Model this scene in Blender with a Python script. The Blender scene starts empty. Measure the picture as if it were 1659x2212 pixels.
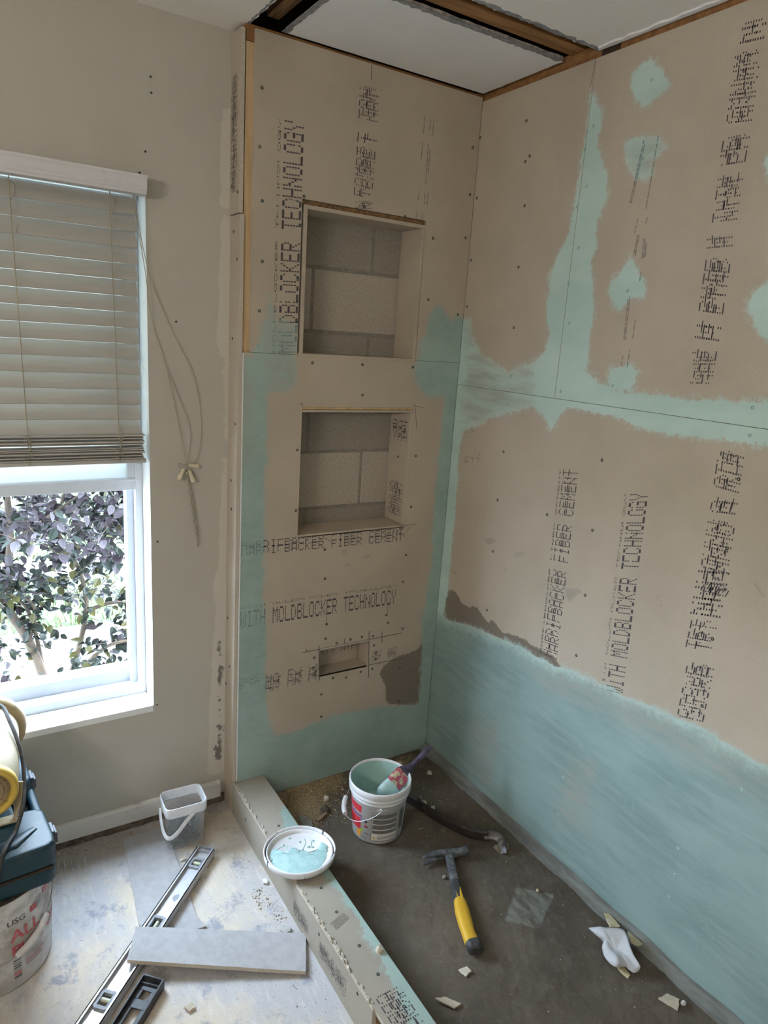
import bpy, math, random
import numpy as np
from mathutils import Vector, Matrix, noise as mnoise
SC = bpy.context.scene
COL = SC.collection
random.seed(7)
PI = math.pi

# ---------------------------------------------------------------- camera
cam = bpy.data.cameras.new('camera')
cam.sensor_fit = 'VERTICAL'; cam.sensor_height = 36.0
cam.lens = 24.405; cam.clip_start = 0.02; cam.clip_end = 100
cam_o = bpy.data.objects.new('camera', cam); COL.objects.link(cam_o)
Rw = ((0.84992572, -0.52286824, 0.06507751), (-0.07279052, -0.23884183, -0.96832645), (0.52185038, 0.81826853, -0.24105767))
cam_o.matrix_world = Matrix(((Rw[0][0], -Rw[1][0], -Rw[2][0], -1.56811839),
                             (Rw[0][1], -Rw[1][1], -Rw[2][1], -2.02390063),
                             (Rw[0][2], -Rw[1][2], -Rw[2][2], 1.64985892), (0, 0, 0, 1)))
SC.camera = cam_o

# ---------------------------------------------------------------- sky, sun, exposure
world = bpy.data.worlds.new('overcast_sky'); SC.world = world
world.use_nodes = True
bg = world.node_tree.nodes['Background']
bg.inputs['Color'].default_value = (0.64, 0.81, 1.0, 1)
bg.inputs['Strength'].default_value = 37.0
sun = bpy.data.lights.new('sun', 'SUN'); sun.energy = 10.0; sun.angle = math.radians(3); sun.color = (1.0, 0.95, 0.87)
sun_o = bpy.data.objects.new('sun', sun); COL.objects.link(sun_o)
sun_o.rotation_euler = Vector((-0.55, 0.30, -0.78)).to_track_quat('-Z', 'Y').to_euler()
def portal(name, loc, rot, sx, sy):
    l = bpy.data.lights.new(name, 'AREA'); l.shape = 'RECTANGLE'; l.size = sx; l.size_y = sy
    l.cycles.is_portal = True
    o = bpy.data.objects.new(name, l); COL.objects.link(o); o.location = loc; o.rotation_euler = rot
portal('window_portal', (-1.52, 0.30, 1.22), (-PI/2, 0, 0), 0.95, 1.6)
SC.view_settings.view_transform = 'Standard'; SC.view_settings.look = 'None'
SC.view_settings.gamma = 1.0; SC.view_settings.use_curve_mapping = False
SC.view_settings.exposure = 0.20
SC.cycles.use_denoising = True
SC.cycles.max_bounces = 10; SC.cycles.diffuse_bounces = 6; SC.cycles.transparent_max_bounces = 16
SC.cycles.sample_clamp_indirect = 6.0

# ---------------------------------------------------------------- traced outlines, in metres on their walls
D={'teal_right':[[(-0.481,2.351),(-0.495,2.336),(-0.529,2.283),(-0.531,2.254),(-0.53,2.208),(-0.545,2.171),(-0.573,2.132),(-0.587,2.072),(-0.575,2.032),(-0.562,1.991),(-0.573,1.948),(-0.565,1.881),(-0.591,1.805),(-0.597,1.743),(-0.596,1.679),(-0.596,1.634),(-0.598,1.601),(-0.659,1.567),(-0.757,1.557),(-0.874,1.556),(-0.991,1.56),(-1.18,1.572),(-1.2,1.478),(-1.116,1.469),(-1.022,1.466),(-0.893,1.458),(-0.805,1.463),(-0.724,1.478),(-0.657,1.482),(-0.568,1.485),(-0.545,1.489),(-0.494,1.42),(-0.476,1.41),(-0.46,1.444),(-0.394,1.472),(-0.291,1.437),(-0.201,1.41),(-0.132,1.374),(-0.057,1.342),(-0.047,1.298),(-0.058,1.058),(-0.056,0.877),(-0.054,0.71),(-0.024,0.583),(0.065,0.547),(0.029,1.735),(-0.045,1.736),(-0.065,1.674),(-0.117,1.63),(-0.268,1.578),(-0.331,1.594),(-0.39,1.622),(-0.416,1.644),(-0.433,1.7),(-0.406,1.74),(-0.403,1.781),(-0.408,1.808),(-0.407,1.875),(-0.419,1.914),(-0.455,1.976),(-0.465,2.075),(-0.47,2.147),(-0.476,2.23),(-0.475,2.329)],[(-0.669,2.381),(-0.708,2.355),(-0.736,2.312),(-0.746,2.294),(-0.714,2.286),(-0.683,2.267),(-0.662,2.266),(-0.634,2.299),(-0.611,2.326),(-0.614,2.368)],[(-0.695,2.203),(-0.732,2.194),(-0.765,2.164),(-0.754,2.147),(-0.73,2.13),(-0.728,2.103),(-0.703,2.088),(-0.655,2.108),(-0.627,2.152),(-0.624,2.192),(-0.659,2.207)],[(-0.7,1.907),(-0.721,1.874),(-0.758,1.832),(-0.763,1.803),(-0.72,1.798),(-0.687,1.765),(-0.653,1.78),(-0.633,1.817),(-0.648,1.853)],[(-1.072,2.098),(-1.027,2.097),(-1.021,2.088),(-1.027,2.068),(-1.047,2.047),(-1.085,2.037)],[(-1.125,1.841),(-1.08,1.833),(-1.066,1.823),(-1.049,1.789),(-1.055,1.758),(-1.088,1.716),(-1.118,1.699),(-1.154,1.7)],[(-0.75,1.636),(-0.721,1.622),(-0.684,1.607),(-0.676,1.562),(-0.758,1.551),(-0.774,1.565),(-0.774,1.613)],[(0.136,0.58),(-0.048,0.631),(-0.079,0.624),(-0.162,0.647),(-0.293,0.664),(-0.413,0.679),(-0.482,0.683),(-0.547,0.687),(-0.63,0.689),(-0.686,0.707),(-0.723,0.709),(-0.795,0.715),(-0.863,0.719),(-0.888,0.717),(-0.972,0.731),(-1.045,0.734),(-1.112,0.747),(-1.151,0.745),(-1.214,0.742),(-1.372,0.739),(-1.533,-0.039),(-1.196,-0.458),(0.05,-0.056)]],
 'damp_right':[[(-0.038,0.741),(-0.104,0.746),(-0.151,0.717),(-0.23,0.734),(-0.3,0.702),(-0.322,0.72),(-0.375,0.698),(-0.454,0.713),(-0.553,0.714),(-0.625,0.714),(-0.659,0.69),(-0.574,0.655),(-0.482,0.68),(-0.319,0.662),(-0.189,0.649),(-0.122,0.626),(-0.046,0.602)]],
 'thin_right':[[(-0.492,0.621),(-0.632,0.677),(-0.813,0.709),(-1.005,0.713),(-1.195,0.718),(-1.377,0.718),(-1.39,0.654),(-1.209,0.648),(-1.019,0.643),(-0.828,0.626),(-0.646,0.595)],[(-0.736,0.417),(-0.84,0.463),(-0.846,0.226),(-0.719,0.169),(-0.725,0.31)],[(-0.265,0.328),(-0.415,0.371),(-0.406,0.104),(-0.294,0.052)],[(-0.694,2.211),(-0.767,2.187),(-0.789,2.141),(-0.746,2.084),(-0.655,2.108),(-0.627,2.152)],[(-0.024,1.736),(-0.371,1.614),(-0.394,1.472),(-0.056,1.35)]],
 'teal_niche':[[(-0.731,1.752),(-0.704,1.687),(-0.642,1.677),(-0.639,1.587),(-0.625,1.481),(-0.728,1.465),(-0.73,1.393),(-0.731,1.248),(-0.728,0.941),(-0.726,0.779),(-0.712,0.61),(-0.713,0.472),(-0.698,0.362),(-0.692,0.306),(-0.675,0.261),(-0.589,0.266),(-0.515,0.275),(-0.44,0.284),(-0.321,0.283),(-0.173,0.263),(-0.05,0.24),(-0.057,0.436),(-0.069,0.604),(-0.048,0.838),(-0.06,1.066),(-0.053,1.459),(-0.136,1.471),(-0.178,1.502),(-0.194,1.568),(-0.178,1.608),(-0.151,1.725),(-0.125,1.765),(-0.085,1.761),(-0.052,1.729),(-0.033,1.741),(0.019,1.737),(0.073,-0.181),(-0.861,0.026),(-0.847,1.578),(-0.782,1.574),(-0.761,1.616)]],
 'damp_niche':[[(-0.049,0.539),(-0.073,0.488),(-0.126,0.475),(-0.19,0.468),(-0.236,0.443),(-0.248,0.407),(-0.211,0.34),(-0.214,0.301),(-0.191,0.268),(-0.033,0.229),(-0.043,0.403),(-0.037,0.501)]],
 'thin_niche':[[(-0.819,1.579),(-0.78,1.464),(-0.776,1.249),(-0.843,1.252)],[(-0.75,1.75),(-0.612,1.693),(-0.61,1.452),(-0.735,1.45)]],
 'screw_niche_up':[(-0.769,2.3),(-0.772,2.151),(-0.761,2.011),(-0.757,1.847),(-0.763,1.707),(-0.764,1.606),(-0.631,2.043),(-0.641,1.962),(-0.643,1.813),(-0.641,1.684),(-0.641,1.611),(-0.427,2.046),(-0.273,2.037),(-0.156,1.986),(-0.157,1.79),(-0.025,2.286),(-0.019,2.142),(-0.021,2.004),(-0.026,1.75)],
 'screw_niche_lo':[(-0.763,1.564),(-0.582,1.563),(-0.4,1.564),(-0.199,1.563),(-0.393,1.465),(-0.624,1.286),(-0.621,1.084),(-0.159,1.252),(-0.162,1.064),(-0.507,0.938),(-0.501,0.831),(-0.168,0.881),(-0.172,0.776),(-0.486,0.659),(-0.157,0.585),(-0.236,0.654),(-0.227,0.621),(-0.488,0.603),(-0.442,0.578),(-0.385,0.582),(-0.337,0.583),(-0.289,0.578),(-0.529,0.538),(-0.531,0.5),(-0.526,0.472),(-0.45,0.441),(-0.394,0.432),(-0.333,0.442),(-0.283,0.443),(-0.271,0.481),(-0.271,0.507),(-0.282,0.539),(-0.494,0.386),(-0.158,0.419),(-0.15,0.276),(-0.49,0.295),(-0.144,0.173),(-0.485,0.198),(-0.762,1.329),(-0.762,1.092),(-0.77,0.87),(-0.769,0.654),(-0.774,0.407)],
 'screw_right_ul':[(-0.225,2.326),(-0.257,2.222),(-0.24,2.209),(-0.258,2.08),(-0.26,1.899),(-0.268,1.713),(-0.28,1.561),(-0.484,2.202),(-0.481,2.053),(-0.484,1.843),(-0.005,2.32),(-0.015,2.132),(-0.015,1.933),(-0.015,1.78)],
 'screw_right_ur':[(-0.505,2.256),(-0.507,2.103),(-0.506,1.94),(-0.507,1.731),(-0.683,2.328),(-0.692,2.144),(-0.702,1.818),(-0.697,1.566),(-1.105,1.553)],
 'screw_right_lo':[(-0.506,1.532),(-0.279,1.469),(-1.111,1.49),(-0.283,1.311),(-0.279,1.144),(-0.284,0.962),(-0.514,1.151),(-0.697,1.357),(-0.699,1.15),(-0.706,0.951),(-0.706,0.756),(-0.285,0.744),(-1.105,1.385),(-1.109,1.216),(-1.116,0.983),(-1.123,0.802),(-0.722,0.343),(-0.723,0.208),(-1.133,0.386),(-1.139,0.306),(-1.135,0.231),(-1.26,0.648),(0.015,1.022),(0.004,0.784)],
 'screw_return':[(0.063,2.224),(0.068,2.048),(0.018,2.027),(0.056,1.925),(0.025,1.847),(0.056,1.622),(0.022,1.368),(0.053,1.185),(0.046,1.093),(0.068,0.711),(0.045,0.544),(0.084,0.465)],
 'screw_curb_side':[(-0.13,0.066),(-0.226,-0.012),(-0.676,0.089),(-0.885,0.1)],
 'screw_curb_top':[(-0.768,-0.27),(-0.764,-0.564),(-0.765,-0.66),(-0.764,-0.784),(-0.764,-0.879),(-0.754,-0.982)],
 'teal_curb':[[(-0.711,-0.187),(-0.681,-0.267),(-0.694,-0.346),(-0.677,-0.532),(-0.707,-1.079),(-0.763,-1.048),(-0.747,-0.924),(-0.736,-0.794),(-0.732,-0.712),(-0.725,-0.607),(-0.734,-0.523),(-0.767,-0.401),(-0.756,-0.315),(-0.743,-0.223)]],
 'print_right_lo':[('HARDIEBACKER FIBER CEMENT',(-0.632,0.709),(-0.616,1.317),(0.07,-0.01)),('WITH MOLDBLOCKER TECHNOLOGY',(-0.888,0.717),(-0.866,1.302),(0.063,-0.017))],
 'print_right_lo2':[((-1.134,0.762),(-1.135,0.917),(0.076,-0.022)),((-1.119,0.949),(-1.122,1.029),(0.073,-0.018)),((-1.126,1.042),(-1.127,1.168),(0.084,-0.02)),((-1.129,1.098),(-1.138,1.125),(0.071,-0.007)),((-1.122,1.155),(-1.118,1.279),(0.074,-0.005)),((-1.113,1.3),(-1.115,1.337),(0.069,-0.009)),((-1.112,1.352),(-1.108,1.444),(0.07,0.003))],
 'print_right_up':[((-0.993,1.596),(-0.993,1.678),(0.068,-0.004)),((-0.993,1.696),(-0.993,1.737),(0.069,0.006)),((-0.991,1.758),(-0.987,1.882),(0.069,0.008)),((-0.985,1.91),(-0.979,1.938),(0.068,-0.001)),((-0.984,1.968),(-0.981,2.069),(0.066,-0.001)),((-0.98,2.09),(-0.98,2.149),(0.069,0.001)),((-0.978,2.174),(-0.972,2.319),(0.066,0.007)),((-0.973,2.337),(-0.972,2.378),(0.066,0.006))],
 'print_right_ghost':[((-1.033,0.038),(-0.998,0.479),(0.064,-0.014)),((-1.278,0.132),(-1.243,0.464),(0.055,-0.03)),((-0.378,0.067),(-0.374,0.312),(0.043,-0.013))],
 'print_right_small':[((-0.675,2.038),(-0.695,2.206),(0.01,0.001)),((-0.725,2.01),(-0.731,2.199),(0.008,0.001)),((-0.7,1.961),(-0.704,2.001),(0.009,0.001)),((-0.728,1.976),(-0.735,1.998),(0.007,0.001)),((-0.712,1.897),(-0.716,1.957),(0.014,0.001)),((-0.746,1.895),(-0.741,1.947),(0.015,0.001)),((-0.72,1.69),(-0.714,1.804),(0.012,-0.001)),((-0.744,1.694),(-0.743,1.744),(0.009,0.0)),((-0.739,1.617),(-0.74,1.666),(0.009,0.0)),((-0.718,1.616),(-0.72,1.649),(0.009,-0.001)),((-0.739,1.832),(-0.739,1.864),(0.008,0.001))],
 'print_niche_up':[('MOLDBLOCKER TECHNOLOGY',(-0.639,1.591),(-0.639,2.242),(-0.068,-0.003))],
 'print_niche_up2':[((-0.398,2.041),(-0.395,2.063),(-0.063,-0.006)),((-0.4,2.07),(-0.397,2.21),(-0.068,0.003)),((-0.396,2.223),(-0.394,2.255),(-0.07,-0.001)),((-0.396,2.287),(-0.397,2.375),(-0.069,-0.001))],
 'print_niche_small':[((-0.224,2.288),(-0.222,2.342),(-0.005,-0.001)),((-0.226,2.21),(-0.223,2.263),(-0.005,-0.001)),((-0.202,2.303),(-0.2,2.335),(-0.004,-0.001)),((-0.189,2.281),(-0.187,2.337),(-0.004,0.0)),((-0.201,2.142),(-0.202,2.265),(-0.004,0.0)),((-0.193,2.178),(-0.195,2.265),(-0.004,-0.001)),((-0.227,2.09),(-0.223,2.122),(-0.007,-0.002)),((-0.229,2.033),(-0.226,2.062),(-0.007,-0.001)),((-0.201,2.082),(-0.201,2.121),(-0.005,-0.001)),((-0.204,2.037),(-0.202,2.061),(-0.005,-0.001)),((-0.191,2.074),(-0.188,2.123),(-0.005,-0.001))],
 'print_niche_lo':[('HARDIEBACKER FIBER CEMENT',(-0.807,0.948),(-0.184,0.939),(-0.001,0.045)),('WITH MOLDBLOCKER TECHNOLOGY',(-0.806,0.699),(-0.196,0.694),(-0.001,0.063))],
 'print_niche_lo2':[((-0.811,0.477),(-0.735,0.477),(0.003,0.047)),((-0.714,0.444),(-0.659,0.444),(0.003,0.067)),((-0.631,0.448),(-0.574,0.448),(0.001,0.067)),((-0.551,0.45),(-0.512,0.453),(0.003,0.063)),((-0.293,0.474),(-0.248,0.474),(0.003,0.041)),((-0.221,0.471),(-0.178,0.477),(0.003,0.041))],
 'pencil_niche':[[(-0.577,0.567),(-0.16,0.568)],[(-0.299,0.463),(-0.151,0.46)],[(-0.513,0.581),(-0.505,0.444)],[(-0.308,0.602),(-0.297,0.411)],[(-0.251,0.59),(-0.248,0.544)],[(-0.409,0.592),(-0.411,0.567)],[(-0.562,0.578),(-0.561,0.567)],[(-0.685,2.029),(-0.622,2.024)],[(-0.426,2.438),(-0.425,2.398)],[(-0.18,1.441),(-0.163,1.344)],[(-0.191,1.432),(-0.143,1.425)],[(-0.614,1.44),(-0.613,1.423)],[(-0.625,1.433),(-0.609,1.433)],[(-0.213,0.995),(-0.135,0.997)],[(-0.23,0.991),(-0.179,0.951)],[(-0.185,0.956),(-0.16,0.992)],[(-0.511,0.98),(-0.485,0.964)],[(-0.783,1.249),(-0.785,1.248)],[(-0.488,0.7),(-0.487,0.656)],[(-0.233,0.696),(-0.232,0.659)]],
 'pencil_right':[[(-0.079,1.252),(-0.093,1.263),(-0.102,1.26),(-0.083,1.24),(-0.107,1.246)],[(-0.114,1.267),(-0.113,1.258),(-0.128,1.261)],[(-0.127,1.271),(-0.127,1.248)],[(-0.137,1.288),(-0.136,1.279)],[(-0.147,1.274),(-0.146,1.264),(-0.163,1.267)],[(-0.16,1.287),(-0.16,1.254)],[(-0.071,1.36),(-0.071,1.343),(-0.088,1.351)],[(-0.101,1.373),(-0.097,1.359),(-0.119,1.355)],[(-0.078,0.826),(-0.089,0.814),(-0.095,0.826)],[(-0.483,2.424),(-0.475,2.358)]],
 'stain_right':[[(-0.628,0.947),(-0.669,0.964),(-0.694,0.958),(-0.666,0.928),(-0.647,0.909),(-0.628,0.925)],[(-0.229,0.99),(-0.264,1.008),(-0.302,1.002),(-0.257,0.976)],[(-0.387,0.986),(-0.459,1.019),(-0.441,0.998),(-0.4,0.974)],[(-0.936,1.039),(-0.952,1.034),(-0.975,1.003),(-0.955,1.016)],[(-1.178,1.162),(-1.221,1.142),(-1.209,1.116),(-1.185,1.095),(-1.206,1.132)],[(-0.345,0.924),(-0.364,0.925),(-0.358,0.906)]],
 'stain_niche':[[(-0.447,0.927),(-0.42,0.932),(-0.427,0.908)],[(-0.361,0.892),(-0.314,0.904),(-0.331,0.88)],[(-0.435,0.874),(-0.388,0.877),(-0.415,0.863)]]}

# ---------------------------------------------------------------- node helpers
class NT:
    def __init__(s, name):
        s.m = bpy.data.materials.new(name); s.m.use_nodes = True
        s.t = s.m.node_tree; s.t.nodes.clear()
        s.out = s.t.nodes.new('ShaderNodeOutputMaterial')
        s.b = s.t.nodes.new('ShaderNodeBsdfPrincipled')
        s.t.links.new(s.b.outputs[0], s.out.inputs[0])
        s.tc = s.t.nodes.new('ShaderNodeTexCoord'); s.geo = s.t.nodes.new('ShaderNodeNewGeometry')
    def put(s, v, sock):
        if isinstance(v, (int, float)): sock.default_value = v
        elif isinstance(v, tuple): sock.default_value = (*v, 1) if len(v) == 3 and sock.type == 'RGBA' else v
        else: s.t.links.new(v, sock)
    def coord(s, stretch=None, world=False, rot=(0, 0, 0)):
        c = s.geo.outputs['Position'] if world else s.tc.outputs['Object']
        if stretch is None: return c
        mp = s.t.nodes.new('ShaderNodeMapping'); s.t.links.new(c, mp.inputs[0])
        mp.inputs['Scale'].default_value = stretch; mp.inputs['Rotation'].default_value = rot
        return mp.outputs[0]
    def noise(s, scale, detail=3, rough=.55, stretch=None, world=False, rot=(0, 0, 0), off=0.0):
        n = s.t.nodes.new('ShaderNodeTexNoise'); n.noise_dimensions = '4D'; n.inputs['W'].default_value = off
        n.inputs['Scale'].default_value = scale; n.inputs['Detail'].default_value = detail; n.inputs['Roughness'].default_value = rough
        s.t.links.new(s.coord(stretch, world, rot), n.inputs['Vector']); return n.outputs['Fac']
    def voro(s, scale, world=False, stretch=None):
        n = s.t.nodes.new('ShaderNodeTexVoronoi'); n.inputs['Scale'].default_value = scale
        s.t.links.new(s.coord(stretch, world), n.inputs['Vector']); return n.outputs['Distance']
    def step(s, v, lo, hi):
        n = s.t.nodes.new('ShaderNodeMapRange'); n.interpolation_type = 'SMOOTHSTEP'
        n.inputs['From Min'].default_value = lo; n.inputs['From Max'].default_value = hi
        s.put(v, n.inputs['Value']); return n.outputs[0]
    def math(s, op, a, b=0.0, c=0.0):
        n = s.t.nodes.new('ShaderNodeMath'); n.operation = op
        s.put(a, n.inputs[0]); s.put(b, n.inputs[1]); s.put(c, n.inputs[2]); return n.outputs[0]
    def mix(s, f, a, b):
        n = s.t.nodes.new('ShaderNodeMix'); n.data_type = 'RGBA'
        s.put(f, n.inputs[0]); s.put(a, n.inputs[6]); s.put(b, n.inputs[7]); return n.outputs[2]
    def attr(s, name):
        n = s.t.nodes.new('ShaderNodeAttribute'); n.attribute_name = name; return n.outputs['Fac']
    def bump(s, h, strength=.3, dist=.002):
        n = s.t.nodes.new('ShaderNodeBump'); n.inputs['Strength'].default_value = strength; n.inputs['Distance'].default_value = dist
        s.put(h, n.inputs['Height']); s.t.links.new(n.outputs[0], s.b.inputs['Normal'])
    def done(s, color=None, rough=.6, metal=0.0, spec=.4):
        if color is not None: s.put(color, s.b.inputs['Base Color'])
        s.put(rough, s.b.inputs['Roughness']); s.put(metal, s.b.inputs['Metallic']); s.put(spec, s.b.inputs['Specular IOR Level'])
        return s.m

def simple(name, c1, c2=None, scale=30, rough=.6, metal=0.0, bump=0.0, detail=3, stretch=None, spec=.4, lo=.35, hi=.65):
    t = NT(name)
    if c2 is None: c2 = tuple(x*.86 for x in c1)
    n = t.noise(scale, detail, stretch=stretch)
    if bump: t.bump(n, bump)
    return t.done(t.mix(t.step(n, lo, hi), c1, c2), rough, metal, spec)

def dirty(name, c, dirt, scale=12, amount=.5, rough=.55, spec=.4, fine=80):
    """a plain colour with uneven smears of dirt or dried compound on it"""
    t = NT(name)
    n = t.noise(scale, 6, .65); f = t.noise(fine, 4, .6, off=3)
    m = t.math('MULTIPLY', t.step(n, .62-.25*amount, .72), t.step(f, .3, .6))
    t.bump(f, .15)
    return t.done(t.mix(m, c, dirt), rough, 0, spec)

TAN1, TAN2 = (.475, .408, .328), (.425, .363, .288)
TEAL1, TEAL2 = (.335, .44, .40), (.275, .37, .335)
def board_mat(name, painted, TAN1=TAN1, TAN2=TAN2, thick=None):
    t = NT(name)
    g = t.noise(260, 3, .6, world=True); big = t.noise(3.5, 4, .6, world=True, off=2)
    tan = t.mix(t.step(big, .35, .68), TAN1, TAN2)
    tan = t.mix(t.math('MULTIPLY', t.step(g, .45, .75), .35), tan, (.30, .26, .21))
    smudge = t.math('MULTIPLY', t.step(t.noise(9, 5, .7, world=True, off=8), .62, .78), .35)
    tan = t.mix(smudge, tan, (.30, .27, .23))
    if not painted:
        t.bump(g, .25, .001); return t.done(tan, .85, 0, .2)
    edge = t.math('SUBTRACT', t.noise(55, 6, .7, world=True, off=1), .5)
    edge2 = t.math('SUBTRACT', t.noise(14, 3, .5, world=True, off=5), .5)
    bris = t.math('SUBTRACT', t.noise(130, 4, .7, stretch=(1, .5, 1), world=True, off=11), .5)
    wob = t.math('ADD', t.math('MULTIPLY', edge, .040), t.math('MULTIPLY', edge2, .030))
    wob = t.math('ADD', wob, t.math('MULTIPLY', bris, .016))
    full = t.step(t.math('ADD', t.attr('paint'), wob), -.003, .006)
    feather = t.step(t.math('ADD', t.attr('paint'), t.math('MULTIPLY', wob, 1.9)), -.010, .006)
    paint = t.math('MAXIMUM', full, t.math('MULTIPLY', feather, .5))
    damp = t.step(t.math('ADD', t.attr('damp'), t.math('MULTIPLY', wob, .8)), -.002, .003)
    thin = t.step(t.math('ADD', t.attr('thin'), t.math('MULTIPLY', wob, 2.4)), -.035, .035)
    stain = t.step(t.math('ADD', t.attr('stain'), t.math('MULTIPLY', wob, .5)), -.004, .006)
    brush = t.noise(26, 6, .65, stretch=(1, .22, 1.6), world=True, off=4)
    brush2 = t.noise(5, 4, .6, stretch=(1, .5, 1.2), world=True, off=9)
    teal = t.mix(t.step(brush2, .38, .62), TEAL1, TEAL2)
    teal = t.mix(t.math('MULTIPLY', t.step(brush, .42, .70), .6), teal, (.365, .455, .43))
    if thick:           # the upper seams take a paler teal, the foot of the wall a darker, greyer one
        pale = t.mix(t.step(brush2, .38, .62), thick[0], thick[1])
        low_mask = t.step(t.math('ADD', t.attr('low_teal'), t.math('MULTIPLY', wob, 2.0)), -.02, .05)
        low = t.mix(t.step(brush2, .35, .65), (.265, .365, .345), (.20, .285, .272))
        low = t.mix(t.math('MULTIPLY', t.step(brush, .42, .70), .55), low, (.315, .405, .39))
        teal = t.mix(low_mask, pale, low)
    cover = t.math('SUBTRACT', 1.0, t.math('MULTIPLY', thin, t.step(brush, .25, .8)))
    cover = t.math('SUBTRACT', cover, t.math('MULTIPLY', t.step(t.noise(11, 6, .7, world=True, off=6), .60, .78), .30))
    c = t.mix(t.math('MULTIPLY', stain, .45), tan, (.26, .23, .19))
    c = t.mix(damp, c, (.19, .158, .125))
    c = t.mix(t.math('MULTIPLY', t.math('MULTIPLY', paint, t.step(t.attr('paint'), .0, .03)), .7), c, (.285, .305, .275))
    c = t.mix(t.math('MULTIPLY', paint, cover), c, teal)
    t.bump(t.math('ADD', t.math('MULTIPLY', g, .5), t.math('MULTIPLY', t.math('MULTIPLY', paint, brush), 2.0)), .25, .0012)
    return t.done(c, t.math('SUBTRACT', .85, t.math('MULTIPLY', paint, .35)), 0, .35)

M = {}
M['board'] = board_mat('fibre_cement_board', False)
M['board_painted'] = board_mat('fibre_cement_with_teal_membrane', True)
M['right_board'] = board_mat('fibre_cement_with_two_teals', True, TAN1, TAN2, ((.50, .64, .585), (.43, .565, .515)))
M['curb_board'] = board_mat('dimmed_curb_board', False, (.335, .30, .25), (.29, .26, .215))  # same tan board, dimmer light on the curb put into its colour
M['curb_board_painted'] = board_mat('dimmed_curb_board_with_teal', True, (.335, .30, .25), (.29, .26, .215))
M['board_edge'] = simple('cut_board_edge', (.52, .465, .385), (.42, .375, .31), 220, .9, bump=.3)
M['ink'] = simple('printed_ink', (.055, .047, .055), (.095, .082, .085), 90, .8)
M['ink_grey'] = simple('small_print_ink', (.21, .18, .155), (.27, .235, .20), 90, .8)
M['ink_under'] = simple('ink_seen_through_paint', (.15, .205, .20), (.21, .29, .28), 90, .7)
M['ink_ghost'] = simple('ink_under_two_coats', (.24, .34, .335), (.28, .395, .38), 90, .7)
M['pencil'] = simple('pencil_line', (.07, .06, .055), (.12, .11, .10), 120, .8)
M['screw'] = simple('green_coated_screw', (.03, .045, .036), (.07, .085, .07), 300, .55, .3)
M['screw_painted'] = simple('painted_over_screw', (.36, .55, .51), (.22, .34, .32), 300, .5)
M['block'] = simple('concrete_block', (.46, .41, .34), (.36, .32, .27), 260, .95, bump=.6, detail=4, stretch=(1, 1, .5))
M['block_dark'] = simple('dark_concrete_block', (.33, .295, .25), (.24, .215, .18), 260, .95, bump=.6, detail=4, stretch=(1, 1, .5))  # darker block tone; the middle course of each niche keeps the lighter one
M['block_mortar'] = simple('block_joint_mortar', (.26, .24, .21), (.20, .185, .16), 60, .95, bump=.6)
M['wood'] = simple('pine_stud', (.58, .42, .24), (.46, .32, .17), 9, .7, stretch=(6, 6, .5))
M['wood_dark'] = simple('old_joist_wood', (.33, .165, .06), (.22, .105, .038), 9, .75, stretch=(.6, 6, 6))
M['wood_rough'] = simple('rough_joist_wood', (.26, .14, .06), (.11, .06, .03), 14, .85, bump=.5, stretch=(6, .6, 6))
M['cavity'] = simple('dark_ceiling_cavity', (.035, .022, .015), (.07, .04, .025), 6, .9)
def wall_paint():
    t = NT('cream_wall_paint')
    n = t.noise(140, 3, .6, world=True); b = t.noise(2.4, 5, .6, world=True); sc = t.noise(30, 6, .7, stretch=(1, 1, 2.5), world=True, off=3)
    c = t.mix(t.step(b, .35, .7), (.475, .45, .395), (.45, .425, .37))
    c = t.mix(t.math('MULTIPLY', t.step(sc, .68, .78), .35), c, (.32, .28, .23))
    bare = t.step(t.math('ADD', t.attr('bare'), t.math('MULTIPLY', t.math('SUBTRACT', t.noise(40, 5, .7, world=True, off=7), .5), .035)), -.002, .004)
    dark = t.math('MULTIPLY', bare, t.step(t.math('ADD', t.attr('bare'), t.math('MULTIPLY', t.math('SUBTRACT', t.noise(9, 4, .7, world=True, off=2), .5), .15)), .036, .044))
    c = t.mix(bare, c, (.56, .53, .47))
    c = t.mix(dark, c, (.18, .165, .15))
    t.bump(t.math('ADD', n, t.math('MULTIPLY', bare, -1.5)), .25, .0015)
    return t.done(c, .6, 0, .3)
M['wall_paint'] = wall_paint()
M['ceiling'] = simple('ceiling_paint', (.83, .80, .75), (.81, .78, .73), 60, .85, bump=.15)
M['gypsum_white'] = simple('fresh_drywall_face', (.84, .83, .83), (.81, .80, .80), 8, .9, bump=.08)
M['gypsum_edge'] = simple('broken_drywall_edge', (.60, .58, .55), (.27, .26, .255), 55, .95, bump=.8)
M['grey_tape'] = simple('torn_grey_paper_edge', (.20, .195, .20), (.30, .29, .29), 50, .95, bump=.5)
M['white_trim'] = dirty('white_trim_paint', (.72, .71, .68), (.45, .41, .36), 18, .25, .45)
M['white_gloss'] = dirty('white_sill_paint', (.80, .80, .79), (.55, .52, .47), 14, .15, .4)
M['vinyl'] = simple('white_window_vinyl', (.70, .74, .80), (.66, .70, .76), 20, .4)
M['blind'] = simple('blind_slat_white', (.44, .42, .385), (.41, .39, .355), 20, .5, stretch=(.3, 3, 3))
M['valance'] = dirty('valance_white', (.62, .60, .60), (.45, .42, .40), 20, .2, .45)
M['cord'] = simple('cotton_cord', (.40, .35, .26), (.33, .28, .20), 200, .9)
M['tassel'] = simple('ivory_tassel', (.66, .59, .43), (.58, .50, .36), 60, .45)
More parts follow.
